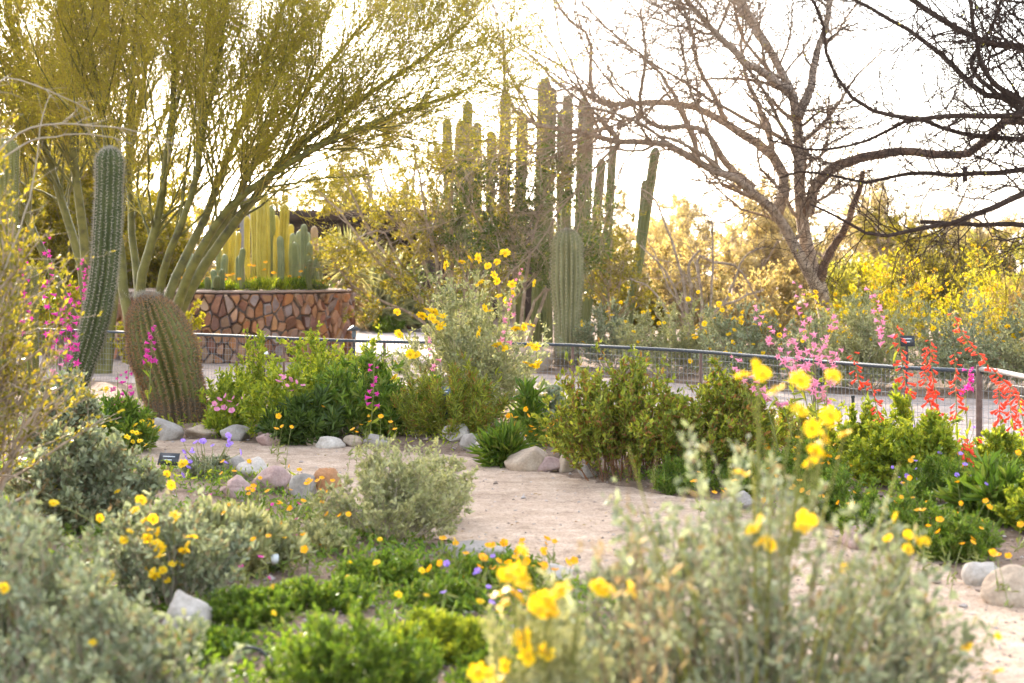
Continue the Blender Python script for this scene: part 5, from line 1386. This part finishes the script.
penstemon('dense red flower spire, thickest of the red ones', [[(948, 480), (938, 410), (932, 370), (930, 338)], [(944, 480), (934, 420), (926, 385), (927, 345)]], 'red', 10.9, 522, 48, 0.034, 0.6, 0.4, group=RD)
penstemon('red flower spire crossing in front of the small black sign', [[(925, 480), (912, 410), (903, 370), (898, 322)]], 'red', 10.9, 523, 32, 0.034, 0.45, 0.35, group=RD)
penstemon('red flower spire next to the magenta one', [[(958, 480), (957, 430), (956, 395), (955, 350)]], 'red', 11.0, 524, 27, 0.034, 0.5, 0.4, group=RD)
penstemon('small red spire on a long slanting stem left of the black sign', [[(905, 485), (880, 420), (862, 390), (852, 350)]], 'red', 11.2, 525, 14, 0.034, 0.25, 0.4, group=RD)
penstemon('red spire low in front of the mesh left of the dense red one', [[(890, 485), (884, 440), (876, 405), (870, 376)]], 'red', 10.8, 526, 22, 0.034, 0.45, 0.4, group=RD)
penstemon('bright red drooping cluster just left of the corner post', [[(1003, 480), (1001, 430), (999, 405), (1000, 382)]], 'red', 10.6, 527, 25, 0.034, 0.42, 0.5, group=RD)
penstemon('red spires at the right edge beyond the corner post', [[(1018, 480), (1014, 430), (1010, 405), (1012, 384)], [(1026, 480), (1022, 440), (1018, 415), (1020, 390)]], 'red', 10.6, 528, 20, 0.034, 0.45, 0.4, group=RD)
penstemon('low coral red spires among the green leaves below the mesh', [[(972, 495), (966, 465), (961, 436)], [(978, 495), (979, 465), (975, 436)]], 'red', 10.2, 529, 22, 0.034, 0.6, 0.3, group=RD)
penstemon('magenta flower spire close to the corner post', [[(968, 480), (967, 430), (966, 395), (969, 366)]], 'magenta', 11.1, 530, 16, 0.036, 0.24, 0.1)

# ------------------------------------------------------------------ rocks
def rock(label, px, py, wpx, hpx, mat, seed, depth=0.8, name='rock', rot=None, group=None, sink=0.12, D=None):
    rng = np.random.default_rng(seed)
    p = gp(px, py) if D is None else np.array([(px - CX) / F * D, D, 0.02])
    sc = p[1] / F
    wx, wz = wpx * sc / 2, hpx * sc / (1.7)
    nu, nv = 40, 24
    th = np.arange(nu) / nu * 2 * math.pi
    ph = (np.arange(nv) + 0.5) / nv * math.pi
    d = np.stack([np.outer(np.sin(ph), np.cos(th)), np.outer(np.sin(ph), np.sin(th)), np.outer(np.cos(ph), np.ones(nu))], -1)
    nrm = unit(rng.normal(size=(13, 3)))
    off = rng.uniform(0.62, 1.0, 13)
    dots = np.maximum(d @ nrm.T, 1e-3)
    r = (np.sum((off[None, None] / dots) ** -22.0, axis=-1)) ** (-1 / 22.0)
    r = np.minimum(r, 1.25)
    for k in range(4):
        a = rng.normal(size=3) * (2.5 + 2.5 * k); r = r * (1 + 0.035 / (k + 1) * np.sin(d @ a * 1.6 + rng.random() * 6))
    V = d * r[..., None] * np.array([wx, wx * depth, wz])
    V[..., 2] += wz * (1 - sink * 2) * 0.75
    i = np.arange(nu * nv).reshape(nv, nu); j = np.roll(i, -1, 1)
    m = MB()
    m.add(V.reshape(-1, 3), np.stack([i[:-1], i[1:], j[1:], j[:-1]], -1).reshape(-1, 4))
    for rowi, flip in ((0, 0), (nv - 1, 1)):
        ring_ = V[rowi]; c = ring_.mean(0)
        f = np.stack([np.zeros(nu, int), 1 + np.arange(nu), 1 + (np.arange(nu) + 1) % nu], 1)
        m.add(np.vstack([c, ring_]), f if not flip else f[:, ::-1])
    o = m.build(name, mat, None, p)
    o.rotation_euler = (0, 0, rot if rot is not None else rng.normal() * 0.25)
    return tag(o, label, 'rock', group)
RG = 'rocks edging the path'
rock('grey tan rim rock directly below the barrel cactus', 167, 440, 36, 22, 'grey rock', 1, group=RG)
rock('warm tan rim rock under the right side of the barrel cactus', 203, 438, 32, 17, 'tan rock', 2, group=RG)
rock('grey rim rock right of the warm tan one, by the pink flowers', 236, 440, 36, 18, 'grey rock', 3, group=RG)
rock('round pinkish rock half under the dark narrow leaved plant', 268, 446, 20, 18, 'pink rock', 4, group=RG)
rock('small tan rock right of the dark narrow leaved plant', 313, 446, 14, 11, 'tan rock', 5, group=RG)
rock('pale flat rim rock left of the single pink spire', 329, 448, 26, 13, 'white rock', 6, group=RG)
rock('orange tan rim rock below the single pink spire', 352, 446, 20, 10, 'tan rock', 7, group=RG)
rock('grey rim rock behind the tips of the airy shrub', 376, 447, 24, 13, 'grey rock', 8, group=RG)
rock('pale rounded rim rock under the fine leaved olive shrub', 456, 448, 22, 18, 'white rock', 9, group=RG)
rock('pale rim rock second from the fine leaved shrub, beside the grass tuft', 472, 453, 22, 18, 'grey rock', 10, group=RG)
rock('white rim rock touching the left of the grass tuft', 487, 459, 26, 20, 'white rock', 11, group=RG)
rock('tan rock showing behind the right side of the grass tuft', 520, 459, 24, 22, 'tan rock', 12, group=RG)
rock('large slanted tan rim rock in front of the orange flowers', 531, 470, 42, 25, 'tan rock', 13, group=RG)
rock('pale pinkish rim rock left of the big olive shrub', 550, 471, 28, 17, 'pink rock', 14, group=RG)
rock('tan rim rock under the left edge of the big olive shrub', 567, 472, 24, 19, 'tan rock', 15, group=RG)
rock('small grey rock at the foot of the big olive shrub', 590, 477, 20, 15, 'grey rock', 16, group=RG)
rock('large pale boulder beyond the fence left of the stout saguaro', 533, 372, 42, 32, 'tan rock', 17, depth=0.9)
rock('upright grey rock of the pair at the near path edge', 306, 503, 28, 34, 'grey rock', 18)
rock('reddish brown rock with a dark side, of the pair at the near path edge', 326, 503, 26, 36, 'rust rock', 19)
rock('tan rock partly hidden by the airy shrub below the pair', 334, 520, 26, 30, 'tan rock', 20)
rock('low pink rock left of the upright pair', 274, 497, 38, 24, 'pink rock', 21)
rock('pale round rock behind the orange poppies near the lavender flowers', 254, 485, 34, 24, 'white rock', 22)
rock('grey rock next to the lavender flowers at the path edge', 234, 481, 28, 22, 'grey rock', 23)
rock('pinkish rock low among the daisies left of the pale round rock', 236, 504, 36, 20, 'pink rock', 24)
rock('white angular stone in the lower left beside the silver shrubs', 186, 648, 58, 46, 'white rock', 25)
rock('flat grey slab at the near edge of the path below the airy shrub', 480, 558, 90, 17, 'grey rock', 26, depth=0.55)
rock('second flat pale slab right of the grey one at the path edge', 552, 580, 74, 15, 'white rock', 27, depth=0.5)
rock('pale rock at the edge of the path behind the near yellow daisies', 590, 590, 50, 22, 'tan rock', 28)
rock('pale stone showing through the stems at the lower middle', 638, 628, 38, 30, 'white rock', 29)
rock('rust orange stone below the pale one at the lower middle', 646, 655, 40, 30, 'rust rock', 30)
rock('grey blue stone at the bottom edge below the rust orange one', 655, 692, 54, 32, 'grey rock', 31)
rock('big pale tan boulder at the right edge beside the sand', 1012, 604, 50, 36, 'tan rock', 32)
rock('smaller pale rock behind the boulder at the right edge', 985, 585, 36, 26, 'white rock', 33)
rock('tan rock at the far path edge behind the lower right shrub', 800, 520, 40, 24, 'tan rock', 34)
rock('grey rock at the path edge left of the tall yellow daisies', 742, 508, 34, 18, 'grey rock', 35)
rock('pale rock at the path edge under the loose orange flowered plant', 862, 548, 44, 22, 'pink rock', 36)
rng = np.random.default_rng(77)
SM = 'small loose stones in the bottom bed'
STONE = []
for i in range(46):
    px, py = rng.uniform(165, 690), rng.uniform(560, 690)
    p = G(px, py)
    if poly_dist(np.array([p[0]]), np.array([p[1]]), path_poly)[0] <= 0: continue
    w = rng.uniform(8, 20)
    mat = ['grey rock', 'white rock', 'pink rock', 'tan rock'][rng.integers(4)]
    rock('small loose stone lying among the low green herbs at the bottom', px, py, w, w * rng.uniform(0.4, 0.7), mat, 800 + i, name='stone', group=SM)

# ------------------------------------------------------------------ small single flowers
def small_flower(name, label, cat, petal_meshes, region, n, seed, size, hgt, group):
    rng = np.random.default_rng(seed)
    x0, y0, x1, y1 = region
    me = {}
    for i in range(n):
        px, py = rng.uniform(x0, x1), rng.uniform(y0, y1)
        h = rng.uniform(*hgt)
        # the pixel marks the flower: its foot lies nearer the viewer
        D = F * (EYE - h) / (py - HY)
        x, y = (px - CX) / F * D, D
        z = float(gz(np.array([x]), np.array([y]))[0])
        root = empty(name, (x, y, z), label, cat, group)
        m = MB(); b = rng.normal(size=2) * 0.02
        m.tubes(catmull([(0, 0, -0.01), (b[0], b[1], h * 0.6), (b[0] * 2, b[1] * 2, h)], 6), np.linspace(0.002, 0.0012, 6), 4)
        k = 7; L = rng.uniform(0.03, 0.07, k)
        m.leaves(np.column_stack([np.zeros(k), np.zeros(k), rng.uniform(0, h * 0.5, k)]), rng.normal(size=(k, 3)) + np.array([0, 0, 0.5]), L, L * 0.2, rng=rng)
        m.build('stem', 'stalk green', root)
        link('flower', petal_meshes[rng.integers(len(petal_meshes))], root, (b[0] * 2, b[1] * 2, h), aim(np.array([0, -0.3, 0.8]) + rng.normal(size=3) * 0.4), size * rng.uniform(0.75, 1.2))
small_flower('poppy', 'small orange poppy on a thin stem by the flat grey slabs', 'flower', AMBER, (440, 540, 565, 580), 34, 601, 0.036, (0.08, 0.2), 'orange poppies by the flat slabs')
small_flower('poppy', 'small orange poppy between the crowded daisies and the airy grey shrub', 'flower', AMBER, (205, 465, 350, 560), 44, 602, 0.034, (0.08, 0.22), 'orange poppies left of the airy shrub')
small_flower('poppy', 'small orange flower under the olive shrubs by the far path edge', 'flower', AMBER, (700, 445, 830, 500), 40, 603, 0.034, (0.08, 0.22), 'orange flowers at the far path edge')
small_flower('poppy', 'small orange flower scattered over the green plants at the right', 'flower', AMBER, (880, 440, 1020, 560), 36, 604, 0.034, (0.1, 0.25), 'orange flowers at the right')
small_flower('poppy', 'small orange flower behind the rim rocks in the lush left bed', 'flower', AMBER, (262, 395, 400, 436), 22, 605, 0.04, (0.15, 0.3), 'orange flowers in the lush left bed')
small_flower('violet_flower', 'small purple flower close to the ground by the flat slabs', 'flower', VIOLET, (440, 565, 520, 620), 12, 606, 0.032, (0.06, 0.15), 'purple flowers near the slabs')
small_flower('violet_flower', 'small purple flower in front of the mesh at the right', 'flower', VIOLET, (880, 430, 1010, 500), 16, 607, 0.03, (0.12, 0.25), 'purple flowers in front of the mesh')
small_flower('red_flower', 'small crimson wildflower low among herbs at lower left', 'flower', [poppy_mesh('crimson', 'magenta petal', 5)], (165, 490, 320, 600), 16, 608, 0.026, (0.06, 0.16), 'crimson wildflowers at lower left')
small_flower('yellow_flower', 'small yellow flower around the feet of the left cacti', 'flower', DAISY, (85, 400, 155, 450), 24, 609, 0.045, (0.12, 0.3), 'yellow flowers at the feet of the left cacti')
small_flower('yellow_flower', 'yellow flower dotted through the low green herbs at the bottom', 'flower', DAISY, (270, 545, 480, 640), 12, 610, 0.032, (0.08, 0.2), 'yellow flowers in the low herbs')
small_flower('pink_flower', 'small pink flower by the near yellow daisies at the bottom', 'flower', PINKP, (560, 600, 660, 683), 10, 611, 0.022, (0.06, 0.16), 'pink flowers at the bottom')
# low ground cover
rng = np.random.default_rng(88)
m = MB()
N = 26000
y = 5.2 + 6.2 * rng.random(N) ** 1.2
x = (rng.uniform(-40, 720, N) - CX) / F * y
d = poly_dist(x, y, path_poly)
keep = (d > 0.10) & (wob(x * 2.1 + 3, y * 2.3) > -0.25)
x, y = x[keep], y[keep]
n = len(x)
L = rng.uniform(0.018, 0.05, n)
m.leaves(np.stack([x, y, gz(x, y) + rng.random(n) * 0.05], 1), rng.normal(size=(n, 3)) * np.array([1, 1, 0.5]) + np.array([0, 0, 0.7]), L, L * 0.35, rng=rng)
tag(m.build('ground_cover', 'green leaf'), 'low green ground cover spreading over the soil of the bottom bed', kind='stuff')
m = MB()
N = 16000
y = 9.0 + 7.5 * rng.random(N)
x = (rng.uniform(-40, 1060, N) - CX) / F * y
d = np.minimum(poly_dist(x, y, path_poly), poly_dist(x, y, walk_poly))
keep = (d > 0.12) & (wob(x * 1.9, y * 2.6 + 2) > -0.35) & (y > 10.2)
x, y = x[keep], y[keep]; n = len(x)
L = rng.uniform(0.02, 0.06, n)
m.leaves(np.stack([x, y, gz(x, y) + rng.random(n) * 0.07], 1), rng.normal(size=(n, 3)) * np.array([1, 1, 0.5]) + np.array([0, 0, 0.8]), L, L * 0.3, rng=rng)
tag(m.build('undergrowth', 'lime leaf'), 'low mixed green undergrowth between the shrubs of the beds', kind='stuff')

# ------------------------------------------------------------------ labels, light, pipe, hose, cage
def plant_sign(label, px, py_base, D, top, wpx, hpx, mat, tilt=0.5, yaw=0.0, lines=2, post='black metal'):
    org = np.array([(px - CX) / F * D, D, 0.0])
    root = empty('plant_label', org, label, 'sign')
    sc = D / F
    zt = EYE - (top - HY) * sc
    m = MB(); m.tubes(np.array([[0, 0.012, -0.05], [0, 0.012, zt * 0.5], [0, 0.012, zt]]), [0.013] * 3, 8, cap=True); m.build('stake', post, root)
    w, h = wpx * sc, hpx * sc
    E = Euler((tilt, 0, yaw)); R = np.array(E.to_matrix())
    m = MB(); m.box((0, -0.01, zt), (w, 0.006, h), E); pl = m.build('plate', mat, root)
    m = MB()
    for i in range(lines):
        o = R @ np.array([-w * 0.05 * i, -0.0045, h * (0.2 - 0.28 * i)])
        m.box(np.array([0, -0.01, zt]) + o, (w * (0.6 - 0.15 * i), 0.002, h * 0.07), E)
    m.build('printed_lines', 'white print', pl)
plant_sign('small black plant label on a black stake just beyond the rail, behind the red spire', 907, 385, 17.4, 341, 15, 11, 'black metal', -0.25)
plant_sign('dark plant label low in front of the walkway between yellow daisies', 833, 450, 12.3, 411, 15, 13, 'slate plate', -0.9, 0.3)
m_st = empty('short_stake', (*G(853, 470), 0.0), 'short thin dark stake standing in front of the mesh right of the low plant label', 'stake')
m = MB(); m.tubes(np.array([[0, 0, -0.05], [0, 0, 0.2], [0, 0, 0.49]]), [0.011] * 3, 8, cap=True); m.build('shaft', 'black metal', m_st)
m = MB(); m.tubes(np.array([[0, 0, 0.49], [0, 0, 0.5], [0, 0, 0.51]]), [0.014] * 3, 8, cap=True); m.build('cap', 'black metal', m_st)
plant_sign('black tilted plant label at the near path edge left of the lavender flowers', 169, 482, 11.4, 459, 22, 13, 'black metal', -0.5, -0.3)
plant_sign('small slate label in front of the fine leaved olive shrub', 446, 420, 13.25, 391, 9, 10, 'slate plate', -0.5, 0.2)
plant_sign('slate label tucked between the pink flowers and the yellow tipped plant', 297, 400, 15.0, 372, 14, 12, 'slate plate', -0.7, 0.4)
plant_sign('white faced plant label tilted up near the fence below the planter', 264, 360, 16.8, 353, 9, 4, 'white pipe', -0.9, 0.5, lines=1)
D = 20.3
pl = empty('path_light', ((354 - CX) / F * D, D, 0), 'dark path light with a conical cap standing right of the planter', 'lamp')
m = MB(); m.tubes(np.array([[0, 0, -0.05], [0, 0, 0.3], [0, 0, 0.63]]), [0.017] * 3, 8); m.build('post', 'black metal', pl)
m = MB(); th = np.arange(20) / 20 * 2 * math.pi
loft(m, [np.stack([np.cos(th) * r, np.sin(th) * r, np.full(20, z)], 1) for r, z in ((0.02, 0.615), (0.082, 0.622), (0.084, 0.63), (0.035, 0.665), (0.012, 0.675), (0.001, 0.69))]); m.build('cap', 'black metal', pl)
m = MB(); loft(m, [np.stack([np.cos(th) * r, np.sin(th) * r, np.full(20, z)], 1) for r, z in ((0.024, 0.54), (0.026, 0.58), (0.024, 0.62))]); m.build('lens', 'slate plate', pl)
p = gp(257, 585)
pi = empty('pipe_stub', p, 'short white pipe lying on the soil above the green herb mound', 'pipe')
m = MB(); m.tubes(catmull([(-0.075, -0.03, 0.06), (-0.01, 0, 0.075), (0.07, 0.03, 0.08)], 8), np.full(8, 0.017), 10, cap=True); m.build('tube', 'white pipe', pi)
m = MB(); m.tubes(catmull([(0.062, 0.027, 0.08), (0.07, 0.03, 0.08), (0.085, 0.035, 0.078)], 4), np.full(4, 0.022), 10, cap=True); m.build('coupling', 'white pipe', pi)
p = gp(248, 688)
a = np.linspace(-0.3, math.pi + 0.3, 24)
m = MB(); m.tubes(np.stack([np.cos(a) * 0.075, np.sin(a) * 0.03, 0.005 + np.maximum(np.sin(a), -0.1) * 0.075], 1), np.full(24, 0.006), 8)
tag(m.build('irrigation_hose', 'black metal', None, p), 'loop of thin black irrigation hose rising from the soil at the bottom', 'hose')
p = gp(547, 446)
m = MB(); r = 0.055; h = 0.26
th = np.arange(12) / 12 * 2 * math.pi
for z in np.linspace(0.01, h, 10):
    m.tubes(np.stack([np.cos(np.linspace(0, 6.29, 20)) * r, np.sin(np.linspace(0, 6.29, 20)) * r, np.full(20, z)], 1), np.full(20, 0.0012), 3)
for t_ in np.arange(18) / 18 * 6.283:
    m.tubes(np.array([[math.cos(t_) * r, math.sin(t_) * r, 0], [math.cos(t_) * r, math.sin(t_) * r, h / 2], [math.cos(t_) * r, math.sin(t_) * r, h]]), [0.0012] * 3, 3)
tag(m.build('plant_cage', 'fence wire', None, p), 'small cylinder of wire mesh guarding a young plant behind the rim rocks', 'cage')
